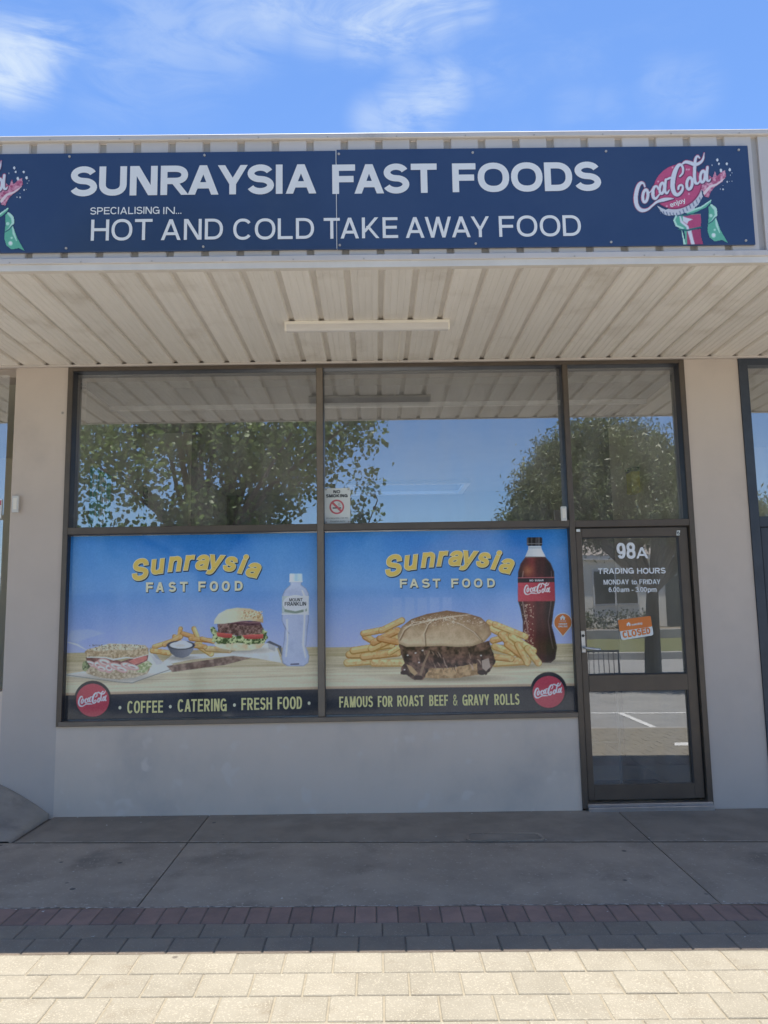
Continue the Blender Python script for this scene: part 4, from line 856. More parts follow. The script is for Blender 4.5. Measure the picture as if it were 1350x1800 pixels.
for x, y in ((340, 911), (589, 906), (906, 898), (1275, 889)):
    c = px(R_(x), yl(0, y), PY); MB().flat([(c[0]+.011*math.cos(k*.5236), c[1]+.013*math.sin(k*.5236)) for k in range(12)], PY-.0012).build('band_dot', M['cream_ink'], pl)

# ---- right poster
x0 = px(572, 960, PY)[0]
pr = thing('window_poster', (x0, PY, z0), 'window poster of roast beef roll with chips and a dark cola bottle', 'poster', None)
a = Art(-.3885, 1.4895, .698, 2.074, .0040, PY)
backdrop(a, 1138, 1131, 1211, 1205.5, 570, 1012, 8)
E_ = lambda pts: [(550+.35556*x, 920+.35556*y) for x, y in pts]
C_ = lambda pts: [(590+.22222*x, 1050+.22222*y) for x, y in pts]
G_ = lambda pts: [(900+.2*x, 920+.2*y) for x, y in pts]
for k in range(5):
    u = 690+k*22; a.poly([(u, 1050), (u+16, 1050), (u+16, 1090), (u, 1090)], (160, 182, 232), 2.5, .22)  # window-shaped street reflections painted into the print as pale panes
# bottle
a.ell(*G_([(330, 1225)])[0], 34, 4, (110, 104, 96), soft=5, al=.6)
cb_ = G_([(115,298),(75,355),(53,430),(52,680),(72,745),(95,860),(95,960),(118,1060),(150,1160),(200,1205),(262,1224),(340,1226),(380,1192),(396,1090),(372,980),(350,900),(366,760),(379,680),(371,425),(340,350),(296,298)])
d = a.poly_d(cb_); tt = (a.u-910)/66
c = a.mixn((30, 20, 22), (104, 44, 44), np.exp(-((tt-.34)/.20)**2)*.9+np.exp(-((tt-.66)/.1)**2)*.3+(a.n(7, 81, 3, 30)-.5)*.35)
c = a.mixn(c, (150, 92, 62), np.exp(-((a.u-928)/9)**2-((a.v-1003)/9)**2)*.8); a.put(np.clip(.5-d, 0, 1), c)
a.put(np.clip(.5-np.abs(d+1.2)/.9, 0, 1)*.6, (150, 138, 146)); a.stroke(G_([(100,420),(85,520),(88,660),(105,760),(135,900),(140,1000)]), [.6, 1.2, 1.2, 1, 1.2, .5], (176, 160, 150), 1.4, .55); a.stroke(G_([(345,420),(352,560),(340,720),(318,860),(340,1000),(362,1100)]), [.6, 1, .8, .8, 1, .5], (130, 112, 116), 1.4, .5)
sp_ = np.clip((a.n(2.4, 83, 2)-.62)*8, 0, 1)*np.clip(.5-d-1.5, 0, 1)*((a.v > 1062) & (a.u < 938)); a.put(sp_*.7, (206, 186, 160))
a.poly(G_([(145,200),(255,200),(262,230),(298,299),(113,299),(142,230)]), a.grad(922, 958, (170, 186, 200), (216, 222, 230), 'u')); a.stroke(G_([(118,296),(292,296)]), .6, (60, 44, 44)); a.stroke(G_([(150,215),(250,215)]), .6, (120, 140, 160))
a.poly(G_([(130,128),(140,122),(255,122),(266,130),(266,190),(258,198),(140,198),(130,190)]), a.mixn((34, 34, 38), (92, 94, 102), (vnoise(a.u/1.7, a.v/60, 4)-.3)*1.2)); a.stroke(G_([(135,178),(262,178)]), .6, (110, 112, 118))
a.poly(G_([(52,480),(371,476),(372,516),(52,522)]), (40, 34, 38)); a.poly(G_([(52,522),(372,516),(379,682),(52,686)]), a.grad(910, 976, (176, 66, 78), (142, 46, 58), 'u')); a.stroke(G_([(52,479),(371,475)]), .6, (170, 90, 98))
u, v = G_([(222, 578)])[0]; wordmark(a, roundel_fx(u, v, 47, -.02), (232, 226, 228), .1)
# chips
FR = [((170,690),(300,680),14,.1),((180,650),(330,650),14,.2),((200,630),(390,600),14,.1),((250,660),(420,640),14,.4),((300,690),(440,690),14,.1),((260,560),(330,600),13,.5),((250,545),(380,520),12,.2),((290,620),(420,560),14,.2),((300,590),(420,530),13,.6),((340,530),(440,480),12,.1),((330,570),(430,590),12,.7),((380,640),(430,610),10,0),
      ((870,490),(960,530),11,.3),((880,520),(1000,580),12,.2),((900,500),(1050,560),12,.1),((890,580),(960,560),12,.4),((900,610),(990,640),13,.1),((930,550),(1030,660),13,.2),((980,560),(1090,630),13,.05),((900,690),(1060,680),15,.1),((960,600),(1040,660),12,.5),((1010,600),(1060,690),12,.2),((1060,620),(1115,690),13,0),((890,660),(980,670),12,.4)]
a.ell(*E_([(300, 708)])[0], 52, 4, (120, 108, 84), soft=4, al=.6); a.ell(*E_([(1000, 706)])[0], 46, 4, (120, 108, 84), soft=4, al=.6)
for p, q_, w, h in FR: fry(a, *E_([p, q_]), w*.3556, h)
# roll: base, beef, top
a.ell(*C_([(880, 640)])[0], 86, 6, (110, 98, 82), soft=6, al=.7)
food_noise(a, C_([(560,540),(700,560),(1000,540),(1140,515),(1215,560),(1140,610),(980,637),(800,644),(660,632),(580,600)]), (128, 98, 66), (186, 150, 108), 5, 91, 2.4, 1.5)
food_noise(a, C_([(495,370),(700,375),(1000,380),(1215,345),(1240,420),(1268,500),(1225,580),(1185,612),(1122,600),(1120,520),(1000,545),(880,560),(740,560),(715,610),(690,652),(625,652),(560,615),(515,605),(520,560),(545,520),(520,450)]), (34, 23, 22), (112, 84, 72), 7.5, 93, 2.2, 3)
for k in range(34):
    x = 540+random.random()*680; y = 400+random.random()*140; ang = random.uniform(-1.4, 1.4); ln = random.uniform(20, 60)
    a.stroke(C_([(x, y), (x+ln*math.cos(ang)*.5, y+abs(ln*math.sin(ang))*.8), (x+ln*math.cos(ang)*.8, y+ln)]), [.4, 1.0, .4], random.choice([(92, 68, 60), (150, 124, 108), (60, 42, 40), (176, 150, 134), (44, 30, 30)]), 1, .8)
a.poly(C_([(560,530),(600,545),(650,600),(625,620),(590,590)]), (168, 138, 100)); a.stroke(C_([(740,430),(700,520),(670,620)]), [1.6, 2, 2.4], (128, 104, 84)); a.ell(*C_([(655, 635)])[0], 8, 4, (40, 26, 28)); a.ell(*C_([(545, 595)])[0], 7, 4, (36, 22, 26)); a.ell(*C_([(1155, 595)])[0], 7, 4.5, (32, 22, 26)); a.poly(C_([(1155,500),(1210,480),(1225,550),(1190,585),(1160,560)]), (160, 142, 128))
for x, y in ((660,515),(632,440),(570,458),(688,420),(1150,460),(545,572)): a.ell(*C_([(x, y)])[0], 1.6, 1.1, (226, 214, 210))
tb = C_([(500,365),(490,300),(522,232),(600,172),(720,132),(880,104),(1040,126),(1150,160),(1215,222),(1232,290),(1180,350),(1080,386),(960,392),(840,384),(720,388),(560,392)])
vv = np.clip((a.v-1073)/62, 0, 1); uu = np.clip((a.u-700)/165, 0, 1)
cc = a.mixn((122, 92, 64), (206, 180, 144), vv*1.25-.1+(a.n(12, 101)-.5)*.7); cc = a.mixn(cc, (112, 82, 58), np.clip((uu-.72)*2.2, 0, .7)*(1-vv*.6)); cc = cc-((.5-a.n(2, 102, 2))*14)[..., None]
a.poly(tb, cc)
dt = a.poly_d(tb); a.put(np.clip(1+(dt+1)/5, 0, 1)*np.clip(.5-dt, 0, 1)*.35, (96, 70, 48))
for pts in ([(800,165),(735,220),(705,290),(712,385)], [(860,175),(1000,218),(1100,280),(1158,345)], [(760,185),(620,205),(545,265),(512,335)]):
    a.stroke(C_(pts), [.6, 1.2, 1.8, 1.6], (108, 80, 56), 1.4, .75); a.stroke([(x-1.4, y-1) for x, y in C_(pts)], [.5, .9, 1, .6], (226, 208, 178), 1.3, .7)
a.stroke(C_([(540,240),(700,195),(820,168),(940,150),(1065,136)]), [.5, 1.2, 1.4, 1.2, .5], (226, 210, 184), 1.6, .7)
fl = np.clip((a.n(1.8, 105, 2)-.6)*7, 0, 1)*np.clip(.5-dt-2, 0, 1)*np.exp(-((a.v-1090)/10)**2); a.put(fl*.7, (232, 222, 204))
cx, cy = G_([(322, 1478)])[0]
a.ell(cx+.2, cy-2.4, 32, 32, (36, 38, 44)); a.ell(cx, cy+.6, 28, 28, (170, 60, 76)); wordmark(a, roundel_fx(cx-.5, cy-1, 50), (232, 226, 228), .15)
a.build('print', M['art'], pr, gain=GAIN)
H_ = lambda x, y: (550+.35556*x, 920+.35556*y)
dx, dy = H_(358, 0)[0]-(90+.35556*400), -7.2
script_title(pr, [(c, Q_(x, y)[0]+dx+441*0+0, Q_(x, y)[1]+dy-.0, g, s) for c, x, y, g, s in LT], PY)
sub_title(pr, [(c, 550+.35556*l, 550+.35556*r) for c, l, r in (('F',430,466),('A',478,522),('S',538,578),('T',592,630),('F',684,720),('O',737,778),('O',796,838),('D',862,900))], lambda x: 920+.35556*(274-.012*(x-700)), lambda x: 920+.35556*(318-.012*(x-700)), PY)
caps('label_lettering', [('NO', 931, 937.5, 1018.8, 1022), ('SUGAR', 940, 955.5, 1018.6, 1021.8)], M['white_vinyl'], PY-.0012, pr, .22)
S_ = lambda x: 550+.35556*x
caps('band_lettering', [(w, S_(l), S_(r), 920+.35556*t, 920+.35556*b) for w, l, r, t, b in (('FAMOUS',130,297,855,909),('FOR',321,394,853,907),('ROAST',417,549,850,904),('BEEF',575,668,848,902),('GRAVY',739,872,846,899),('ROLLS',897,1021,843,897))], M['paleyellow'], PY-.0012, pr, .15, .17); flat_text('band_lettering', [('&', S_(693), S_(716), 920+.35556*847, 920+.35556*900)], M['paleyellow'], PY-.0012, pr, .01)

# ================================================================ SMALL SIGNS AND FITTINGS ON THE GLASS
def quad_px(pts, Y): return [px(x, y, Y) for x, y in pts]
def rounded(pts, r, n=4):
    out = []; k = len(pts)
    for i in range(k):
        p, c, q = Vector(pts[i-1]), Vector(pts[i]), Vector(pts[(i+1) % k]); d1 = (p-c).normalized()*r; d2 = (q-c).normalized()*r
        for j in range(n+1):
            t = j/n; out.append(tuple((c+d1)*(1-t)**2+2*c*t*(1-t)+(c+d2)*t*t))
    return out
def disc(c, r, n=28): return [(c[0]+r*math.cos(2*math.pi*k/n), c[1]+r*math.sin(2*math.pi*k/n)) for k in range(n)]
def annulus(mb, c, r0, r1, Y, n=32):
    v = [(c[0]+r*math.cos(2*math.pi*k/n), Y, c[1]+r*math.sin(2*math.pi*k/n)) for k in range(n) for r in (r0, r1)]
    mb.add(v, [(2*k, 2*k+1, (2*k+3) % (2*n), (2*k+2) % (2*n)) for k in range(n)])
Y0 = .082
ns = thing('no_smoking_sign', (*[px(593, 920, Y0)[0]], Y0, px(593, 920, Y0)[1]), 'white no smoking sign with red ring on the middle window', 'sign')
MB().prism(quad_px([(570, 858.5), (615.5, 858), (615.8, 919.5), (570.5, 921)], Y0), Y0-.004, Y0).build('card', M['white_paper'], ns)
Y1 = Y0-.0055
caps('lettering', [('NO', 586, 598, 861.5, 867), ('SMOKING', 573, 611, 868.7, 874.2)], M['dark_ink'], Y1, ns, .24)
flat_text('small_print', [('No smoking inside or near entry', 574, 612, 909.5, 911.5), ('Penalties apply', 581, 607, 915, 917)], M['dark_ink'], Y1, ns, 0)
c = px(592, 891, Y1); r = .0575; rg = MB(); annulus(rg, c, r*.78, r, Y1-.0004); rg.build('red_ring', M['redink'], ns)
cg = MB(); cg.flat([(c[0]-.032, c[1]-.013), (c[0]+.034, c[1]-.013), (c[0]+.034, c[1]-.004), (c[0]-.032, c[1]-.004)], Y1); cg.build('cigarette', M['dark_ink'], ns)
cs = MB()
for o_ in ((.012, .004), (.022, .006)): cs.tube([(c[0]+o_[0], Y1, c[1]+.002), (c[0]+o_[0]+.006, Y1, c[1]+.012), (c[0]+o_[0]-.002, Y1, c[1]+.02), (c[0]+o_[0]+.004, Y1, c[1]+.03)], .0012, 4)
cs.build('smoke_mark', M['dark_ink'], ns)
s2 = .7071*r*.84; w2 = .0085
MB().flat([(c[0]-s2-w2*.7, c[1]+s2-w2*.7), (c[0]-s2+w2*.7, c[1]+s2+w2*.7), (c[0]+s2+w2*.7, c[1]-s2+w2*.7), (c[0]+s2-w2*.7, c[1]-s2-w2*.7)], Y1-.0009).build('red_slash', M['redink'], ns)
for x, y in ((573, 860.5), (612.5, 860), (573.5, 918), (613, 917)): q = px(x, y, Y1); part('corner_tape', M['fascia_back'], ns, (q[0]-.006, q[0]+.006, Y1-.002, Y1, q[1]-.006, q[1]+.006))
# closed sign
Y0 = .018
cq = [(1086, 1090), (1143.5, 1082.5), (1149, 1116.5), (1092.5, 1125.5)]
cl_ = thing('closed_sign', (px(1117, 1120, Y0)[0], Y0, px(1117, 1120, Y0)[1]), 'tilted orange and white closed sign on the door glass', 'sign')
MB().prism(rounded(quad_px(cq, Y0), .018), Y0, Y0+.004).build('card', M['white_paper'], cl_)
MB().flat(rounded(quad_px([(1086, 1090), (1143.5, 1082.5)], Y0-.0006)+quad_px([(1146.6, 1101.2), (1089.2, 1110)], Y0-.0006), .009), Y0-.0006).build('orange_band', M['orange'], cl_)
caps('lettering', [('CLOSED', 1094, 1143.5, 1106.2, 1117.8, .145)], M['orange'], Y0-.0012, cl_, .22)
flat_text('lettering', [('menulog', 1110, 1129, 1094.8, 1098.6, .14)], M['white_paper'], Y0-.0012, cl_, .03)
def house_mark(cx, cy, w, Y, parent):
    MB().flat([px(cx+u*w, cy+v*w, Y) for u, v in ((-.5,.45),(-.5,0),(-.65,0),(0,-.6),(.65,0),(.5,0),(.5,.45),(.12,.45),(.12,.1),(-.12,.1),(-.12,.45))], Y).build('house_mark', M['white_paper'], parent)
house_mark(1105, 1097.3, 6.5, Y0-.0013, cl_)
# map-pin sticker
Y0 = .047
pin = thing('pin_sticker', (px(989, 1118, Y0)[0], Y0, px(989, 1118, Y0)[1]), 'orange map pin sticker at the right edge of the roast beef poster', 'sticker')
def pin_shape(cx, cy, r, tip):
    p = [(cx+r*math.cos(t), cy+r*math.sin(t)) for t in np.linspace(math.radians(150-360), math.radians(30), 24)]; return p+[(cx, tip)]
MB().prism(quad_px(pin_shape(989.5, 1094, 16.6, 1119.8), Y0), Y0, Y0+.0012).build('backing', M['white_paper'], pin)
MB().flat(quad_px(pin_shape(989.5, 1094, 15.0, 1117.4), Y0-.0006), Y0-.0006).build('orange_face', M['orange'], pin)
house_mark(989, 1086, 8, Y0-.0012, pin); caps('lettering', [('ORDER', 982, 997, 1095.2, 1098.4), ('ONLINE', 981, 997.5, 1099.6, 1102.6)], M['white_paper'], Y0-.0012, pin, .24); flat_text('lettering', [('menulog', 983.5, 995, 1090.6, 1092.4)], M['white_paper'], Y0-.0012, pin, .02)
# stickers on the door's top rail
st = tag(MB().prism(rounded(quad_px([(1012, 930.5), (1018.5, 930.5), (1018.8, 935.2), (1012.2, 935.2)], .0), .003), -.0175, -.0163).build('sticker', M['white_paper']), 'tiny white sticker on the frame at the top left of the door', 'sticker')
st2 = thing('number_sticker', (2.32, .003, 2.04), 'small white sticker with black figure six on the door top rail', 'sticker')
MB().prism(quad_px([(1190, 932.5), (1195.5, 932.2), (1194.6, 941), (1189.2, 941.2)], .003), .0035, .0055).build('sticker_card', M['white_paper'], st2); caps('lettering', [('6', 1190.4, 1194.4, 934, 939.6)], M['dark_ink'], .0028, st2, .2)
# cream sensors on the frames
for (x, y, w_, h_), lab in (((991, 903, .044, .112), 'cream plastic sensor on the mullion between middle window and door'), ((27, 886, .05, .13), 'cream plastic sensor on the left neighbour window frame')):
    q = px(x, y, -.03); s_ = thing('window_sensor', (q[0], -.03, q[1]), lab, 'sensor')
    part('case', M['trimwhite'], s_, (q[0]-w_/2, q[0]+w_/2, -.036, -.0165, q[1]-h_/2, q[1]+h_/2), c=.004); part('slot', M['cream_plastic'], s_, (q[0]-w_*.28, q[0]+w_*.28, -.0385, -.0362, q[1]-h_*.32, q[1]+h_*.36), c=.001)
q0 = px(0, 905, .03); nsx = thing('notice', (-2.9, .03, q0[1]), 'red and white notice in the left neighbour window', 'notice')
part('card', M['white_paper'], nsx, (-3.02, -2.872, .030, .034, q0[1]-.03, q0[1]+.12)); part('red_stripe', M['redink'], nsx, (-3.015, -2.876, .0285, .0296, q0[1]+.075, q0[1]+.112))
part('print_line', M['dark_ink'], nsx, (-3.0, -2.885, .0285, .0296, q0[1]+.02, q0[1]+.028), (-3.0, -2.885, .0285, .0296, q0[1]+.045, q0[1]+.05))

# ================================================================ INSIDE THE SHOP
fu = thing('fuel_poster', (-2.18, .21, 1.9), 'dark green fuel up poster standing angled inside the left window', 'poster')
fA, fB = np.array([-2.232, .115]), np.array([-2.095, .205]); fN = np.array([fB[1]-fA[1], -(fB[0]-fA[0])]); fN = fN/np.linalg.norm(fN)
def on_board(u, z, h):
    p = fA+(fB-fA)*u+fN*h; return (p[0], p[1], z)
bd = [(0, 1.80), (1, 1.80), (1, 2.575), (0, 2.635)]
MB().add([on_board(u, z, 0) for u, z in bd]+[on_board(u, z, -.006) for u, z in bd], [(0, 1, 2, 3), (4, 7, 6, 5), (0, 4, 5, 1), (1, 5, 6, 2), (2, 6, 7, 3), (3, 7, 4, 0)]).build('board', material('dark_green_print', (.07, .34, .28), (.075, .36, .30), 3, .5), fu)
def board_text(s_, u0, u1, zb_, zt_):
    mb_ = MB(); cap_text(mb_, s_, u0, u1, zb_, zt_, .2, 0)
    MB().add([on_board(u, z-.05*(u-.5), .0015-y_) for u, y_, z in mb_.v], mb_.f).build('lettering', M['white_vinyl'], fu)
board_text('FUEL', .12, .88, 2.36, 2.56); board_text('UP', .26, .74, 2.11, 2.31)
MB().add([on_board(u, z, .0015) for u, z in ((.3, 1.81), (.42, 2.06), (.6, 2.04), (.85, 1.81))], [(0, 1, 2, 3)]).build('figure_print', M['redink'], fu)
yb_ = thing('wall_dispenser', (2.42, 1.15, 2.5), 'yellow dispenser with black top on the wall inside right of the door', 'dispenser')
part('case', material('yellow_plastic', (.85, .74, .14), (.8, .7, .14), 5, .4), yb_, (2.36, 2.444, 1.08, 1.22, 2.50, 2.70), c=.008); part('top', M['black_plastic'], yb_, (2.355, 2.444, 1.075, 1.225, 2.705, 2.74), c=.006)
part('skylight_trim', M['trimwhite'], shop, (-.38, 1.38, 5.02, 5.095, 3.25, 3.2995), (-.38, 1.38, 6.005, 6.08, 3.25, 3.2995), (-.38, -.305, 5.096, 6.004, 3.25, 3.2995), (1.305, 1.38, 5.096, 6.004, 3.25, 3.2995))  # skylight added to brighten the shop, set at a pale ceiling shape
bounce_yard = tag(sheet('added_rear_yard', -9, 9, lambda x: 24, lambda x: 6.32, M['bounce_yard'], lambda x, y: -.03, 4, 4), kind='structure')  # pale ground added to bounce daylight in through the rear opening
ct = thing('counter', (0, 3.4, 0), 'white serving counter deep inside the shop', 'counter')
part('front', M['trimwhite'], ct, (-1.2, 1.6, 3.2, 3.24, 0, .9)); part('top', M['interior'], ct, (-1.25, 1.65, 3.15, 3.9, .905, .945), c=.005)
sf = thing('display_frame', (1.75, .9, 0), 'thin white metal stand behind the lower door glass', 'stand')
MB().tube([(1.60, .75, .0), (1.60, .75, .78), (2.02, .75, .78), (2.02, .75, .0)], .011, 8).build('frame', M['trimwhite'], sf); MB().tube([(1.61, .75, .34), (2.01, .75, .34)], .009, 8).build('crossbar', M['trimwhite'], sf)
mat_ = tag(part('door_mat', M['black_plastic'], None, (1.6, 2.35, .32, .85, -.001, .012), c=.004), 'dark door mat just inside the glass door', 'mat')

# ================================================================ FOOTPATH DETAILS
def ramp_z(x, y):
    t = min(max((-2.385-x)/.42, 0), 1); s = min(max((y+.64)/.60, 0), 1); return float(gz(x, y))+.245*(t*(1.25-.25*t))*(s**1.15)+.002
rm = MB(); nx, ny = 36, 14; V = []; Fr = []
for j in range(ny+1):
    for i in range(nx+1):
        x = -4.3+(1.9-.012)*i/nx; y = -.002-(.618)*j/ny; x2 = x+.028*(j/ny if i == nx else 0)*(-.0); V.append((x2, y, ramp_z(x2, y)))
for j in range(ny):
    for i in range(nx): k = j*(nx+1)+i; Fr.append((k, k+nx+1, k+nx+2, k+1))
b0 = len(V); edge = [j*(nx+1)+nx for j in range(ny+1)]; V += [(V[e][0], V[e][1], V[e][2]-.06) for e in edge]; Fr += [(edge[k], edge[k+1], b0+k+1, b0+k) for k in range(ny)]
tag(rm.add(V, Fr).build('concrete_ramp', M['rampconc'], None, True), 'sloping concrete ramp against the left pillar at the footpath', 'ramp')
cv = thing('access_cover', (.81, -.62, 0), 'flush steel access cover in the strip below the right poster', 'access cover')
zc = float(gz(.81, -.62)); rr = rounded([(.555, -.695), (1.075, -.70), (1.06, -.545), (.575, -.535)], .05, 5); ri = rounded([(.575, -.685), (1.055, -.69), (1.04, -.56), (.592, -.55)], .04, 5); n = len(rr)
mbv = [(x, y, float(gz(x, y))+h) for h, L_ in ((.0015, rr), (.008, rr), (.008, ri), (.003, ri)) for x, y in L_]
MB().add(mbv, [(k*n+i, k*n+(i+1) % n, (k+1)*n+(i+1) % n, (k+1)*n+i) for k in range(3) for i in range(n)]).build('rim', M['conc'], cv)
MB().add([(x, y, float(gz(x, y))+.004) for x, y in ri], [tuple(range(n))]).build('lid', M['strip'], cv)
wp = MB(); wp.add([(3.3, -2.86, 0), (3.75, -2.86, 0), (3.82, -3.05, 0), (3.37, -3.05, 0)], [(0, 3, 2, 1)])
o = wp.build('painted_patch', M['roadpaint']); o.location.z = float(gz(3.6, -2.95))+.006; tag(o, kind='structure')
lit = MB()
for k in range(110):
    x, y = random.uniform(-2.4, 2.6), random.choice([random.uniform(-2.2, -.1), random.gauss(-1.74, .02), random.gauss(-.7, .03), random.gauss(-.04, .015)]); s_ = random.uniform(.004, .012); z = float(gz(x, y))+.0035; an = random.random()*6
    lit.add([(x+s_*math.cos(an+i*1.8)*random.uniform(.6, 1.3), y+s_*math.sin(an+i*1.8), z+random.uniform(0, .002)) for i in range(3)], [(0, 1, 2)])
tag(lit.build('leaf_litter', material('pale_litter', (.72, .68, .6), (.4, .36, .28), 30, .9)), 'scattered pale crumbs of litter on the footpath', 'litter', None, 'stuff')

# ================================================================ ACROSS THE STREET (seen mirrored in the glass)
def leaf_cloud(name, centres, per, sig, size, wid, mt, parent, droop=0.0, heart=False):
    n = len(centres)*per
    C0 = np.repeat(centres, per, 0)+rng.normal(0, 1, (n, 3))*sig
    d = rng.normal(0, 1, (n, 3)); d[:, 2] -= droop; d /= np.linalg.norm(d, axis=1)[:, None]
    w = np.cross(d, rng.normal(0, 1, (n, 3))); w /= np.linalg.norm(w, axis=1)[:, None]
    nn = np.cross(d, w); s = size*rng.uniform(.6, 1.25, (n, 1))
    if heart: sh = [(0, 0, 0), (.28, .5, .06), (.62, .36, .04), (1, 0, -.08), (.62, -.36, .04), (.28, -.5, .06)]; faces = [(0, 1, 2, 3), (0, 3, 4, 5)]
    else: sh = [(0, 0, 0), (.45, .5, .05), (1, 0, -.1), (.45, -.5, .05)]; faces = [(0, 1, 2, 3)]
    V = np.stack([C0+d*s*a_+w*s*b_*wid+nn*s*c_ for a_, b_, c_ in sh], 1).reshape(-1, 3); k = len(sh)
    Q = np.concatenate([np.arange(n)[:, None]*k+np.array(f)[None, :] for f in faces])
    return link(bpy.data.objects.new(name, np_mesh(name, V, Q, mt)), parent)
def crown_points(c, r, n, seed, hollow=.35, lump=.25):
    g = np.random.default_rng(seed); P_ = []
    while len(P_) < n:
        v = g.normal(0, 1, 3); v /= np.linalg.norm(v); rad = hollow+(1-hollow)*g.random()**.5
        k = 1+lump*math.sin(3.1*v[0]+seed)*math.sin(2.7*v[2]+1.3*seed)+lump*.5*g.normal()*.5
        P_.append([c[i]+v[i]*r[i]*rad*k for i in range(3)])
    return np.array(P_)
def limbs(mb, base, top, targets, r0, seed):
    g = random.Random(seed); base, top = Vector(base), Vector(top)
    mid = base.lerp(top, .5)+Vector((g.uniform(-.1, .1), g.uniform(-.1, .1), 0))
    mb.tube([base, base.lerp(mid, .15), mid, top], [r0*1.3, r0, r0*.85, r0*.7], 12)
    for t in targets:
        t = Vector(t); m1 = top.lerp(t, .45)+Vector((g.uniform(-.2, .2), g.uniform(-.2, .2), g.uniform(0, .25)))
        mb.tube([top-Vector((0, 0, .15)), m1, t], [r0*.5, r0*.28, r0*.08], 7)
t1 = thing('broadleaf_tree', (-3.1, -7.6, -.2), 'broad leaved street tree mirrored in the left window', 'tree', 'street trees')
cp = crown_points((-2.75, -7.7, 4.75), (2.75, 1.9, 2.2), 230, 3, .25, .22)
cp = np.vstack([cp, [[-.25, -7.5, 3.1], [-.1, -7.6, 3.7], [-.3, -7.4, 4.4], [-.35, -7.6, 2.95], [-5.3, -7.6, 3.0], [-4.6, -7.5, 2.8], [-3.6, -7.6, 2.7]]])
leaf_cloud('crown', cp, 105, .20, .092, .9, M['leaf1'], t1, .3, True)
mb = MB(); limbs(mb, (-3.1, -7.6, -.25), (-3.0, -7.6, 2.3), cp[::9], .15, 4); mb.tube([(-1.6, -7.6, 3.0), (-.6, -7.55, 2.92), (-.12, -7.5, 2.98), (.05, -7.5, 3.4), (-.02, -7.5, 3.62)], [.03, .02, .014, .01, .005], 6); mb.build('trunk', M['bark'], t1)
t2 = thing('round_tree', (6.0, -11.2, -.2), 'dense rounded tree mirrored in the window above the door', 'tree', 'street trees')
cp = crown_points((5.45, -11.2, 2.75), (2.6, 2.3, 2.85), 1500, 6, .45, .07); cp = cp[cp[:, 2] > 3.0]
cp = np.vstack([cp, crown_points((7.7, -11.0, 3.0), (1.1, 1.1, .95), 150, 9, .4, .1)])
leaf_cloud('crown', cp, 105, .17, .13, .26, M['leaf2'], t2, .8)
mb = MB(); limbs(mb, (6.05, -11.2, -.3), (6.15, -11.2, 1.9), cp[::24], .19, 8); mb.build('trunk', M['bark'], t2)
isl = tag(MB().box(3.5, 9.5, -12.2, -10.4, -.3, -.08, .03).build('kerb_island', M['kerb']), kind='structure')
hs = thing('house', (12, -28, .05), 'single storey cream house with tiled roof across the street', 'house')
part('wall', M['housewall'], hs, (2, 24, -34, -27.6, .04, 3.0))
for x in (3.4, 9.4, 16.4):
    w_ = part('window', M['trimwhite'], hs, (x, x+2.0, -27.6, -27.54, .95, 2.55), c=.01); part('pane', M['windowdark'], w_, (x+.08, x+.96, -27.54, -27.53, 1.03, 2.47), (x+1.04, x+1.92, -27.54, -27.53, 1.03, 2.47))
part('door', M['windowdark'], hs, (12.6, 13.5, -27.6, -27.55, .05, 2.2)); part('downpipe', M['trimwhite'], hs, (12.0, 12.1, -27.59, -27.48, .05, 3.0)); part('downpipe', M['trimwhite'], hs, (6.6, 6.7, -27.59, -27.48, .05, 3.0))
part('fascia_board', M['trimwhite'], hs, (1.4, 24.6, -27.45, -27.40, 2.95, 3.15)); part('eave_soffit', M['trimwhite'], hs, (1.4, 24.6, -27.59, -27.45, 2.98, 2.999))
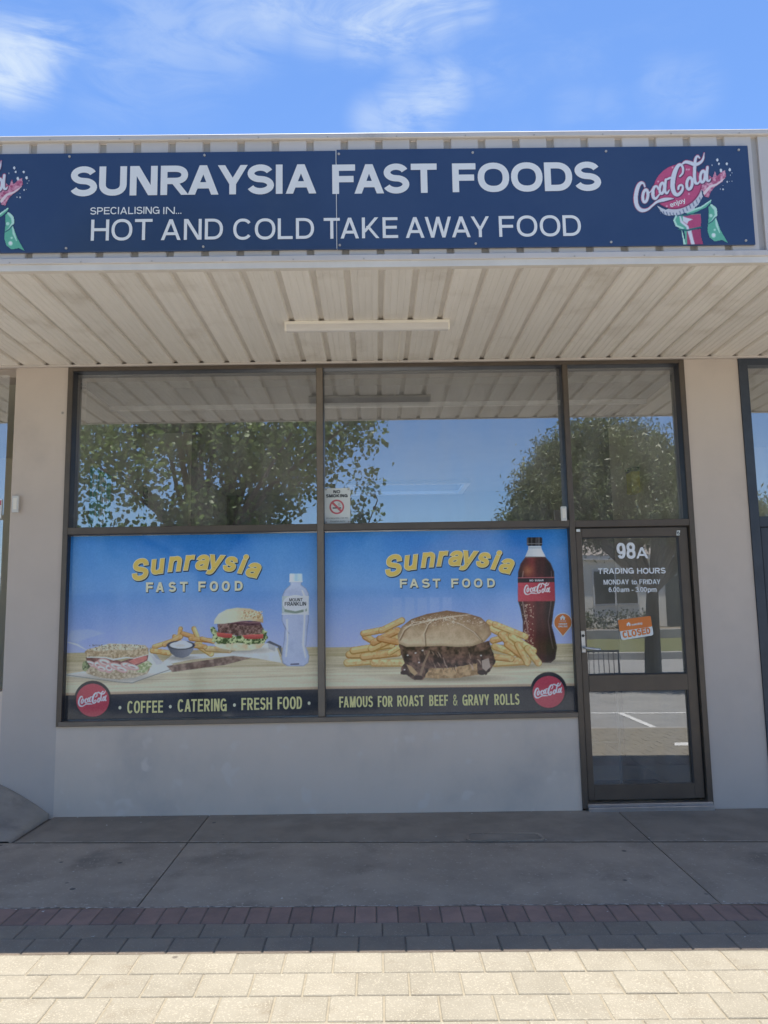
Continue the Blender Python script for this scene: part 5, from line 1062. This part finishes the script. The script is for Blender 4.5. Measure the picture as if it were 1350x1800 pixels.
rf = MB().add([(1.4, -27.4, 3.1), (24.6, -27.4, 3.1), (24.6, -34.6, 3.1), (1.4, -34.6, 3.1), (5, -31, 5.0), (21, -31, 5.0)], [(0, 1, 5, 4), (1, 2, 5), (2, 3, 4, 5), (3, 0, 4)]).build('roof', M['rooftile'], hs)
tl = MB()
for j in range(11):
    f0 = j/11; yA = -27.4-3.6*f0; zA = 3.13+1.9*f0; xa, xb = 1.4+3.6*f0, 24.6-3.6*f0
    k = int((xb-xa)/.3)
    for i in range(k):
        x = xa+(xb-xa)*i/k; w_ = (xb-xa)/k
        tl.add([(x, yA+.02, zA), (x+w_*.5, yA+.02, zA+.06), (x+w_, yA+.02, zA), (x, yA-.34, zA+.19), (x+w_*.5, yA-.34, zA+.24), (x+w_, yA-.34, zA+.19)], [(0, 1, 4, 3), (1, 2, 5, 4)])
tag(tl.build('roof_tile', M['rooftile'], rf), kind='stuff')
for x0_, x1_, lab in ((7.2, 11.4, 'low clipped hedge under the house windows across the street'), (14.2, 19.5, 'second low hedge beside the house door across the street')):
    h_ = thing('hedge', ((x0_+x1_)/2, -26, .05), lab, 'hedge'); n_ = int((x1_-x0_)*28)
    cpts = np.stack([rng.uniform(x0_, x1_, n_), rng.uniform(-26.6, -25.4, n_), rng.uniform(.6, 1.15, n_)], 1); leaf_cloud('foliage', cpts, 14, .1, .12, .6, M['hedge'], h_)
fn = thing('fence', (-12, -26, 0), 'long green sheet metal fence across the street', 'fence')
for i in range(28):
    x = -40+i*1.5; part('fence_panel', M['fence'], fn, (x+.02, x+1.48, -26.05, -26, .55, 2.3))
    part('fence_post', M['fence'], fn, (x-.025, x+.019, -26.07, -25.98, .5, 2.35))
hs.location.z += .5
rl = thing('bike_rail', (5.0, -8.9, -.2), 'dark steel rail beside the kerb island across the bay', 'rail')
MB().tube([(3.6, -9.9, -.2), (3.6, -9.9, .55), (4.9, -9.9, .55), (4.9, -9.9, -.2)], .025, 8).build('top_rail', M['navy_frame'], rl)
for k in range(12): MB().tube([(3.7+k*.1, -9.9, -.15), (3.7+k*.1, -9.9, .54)], .008, 5).build('bar', M['navy_frame'], rl)
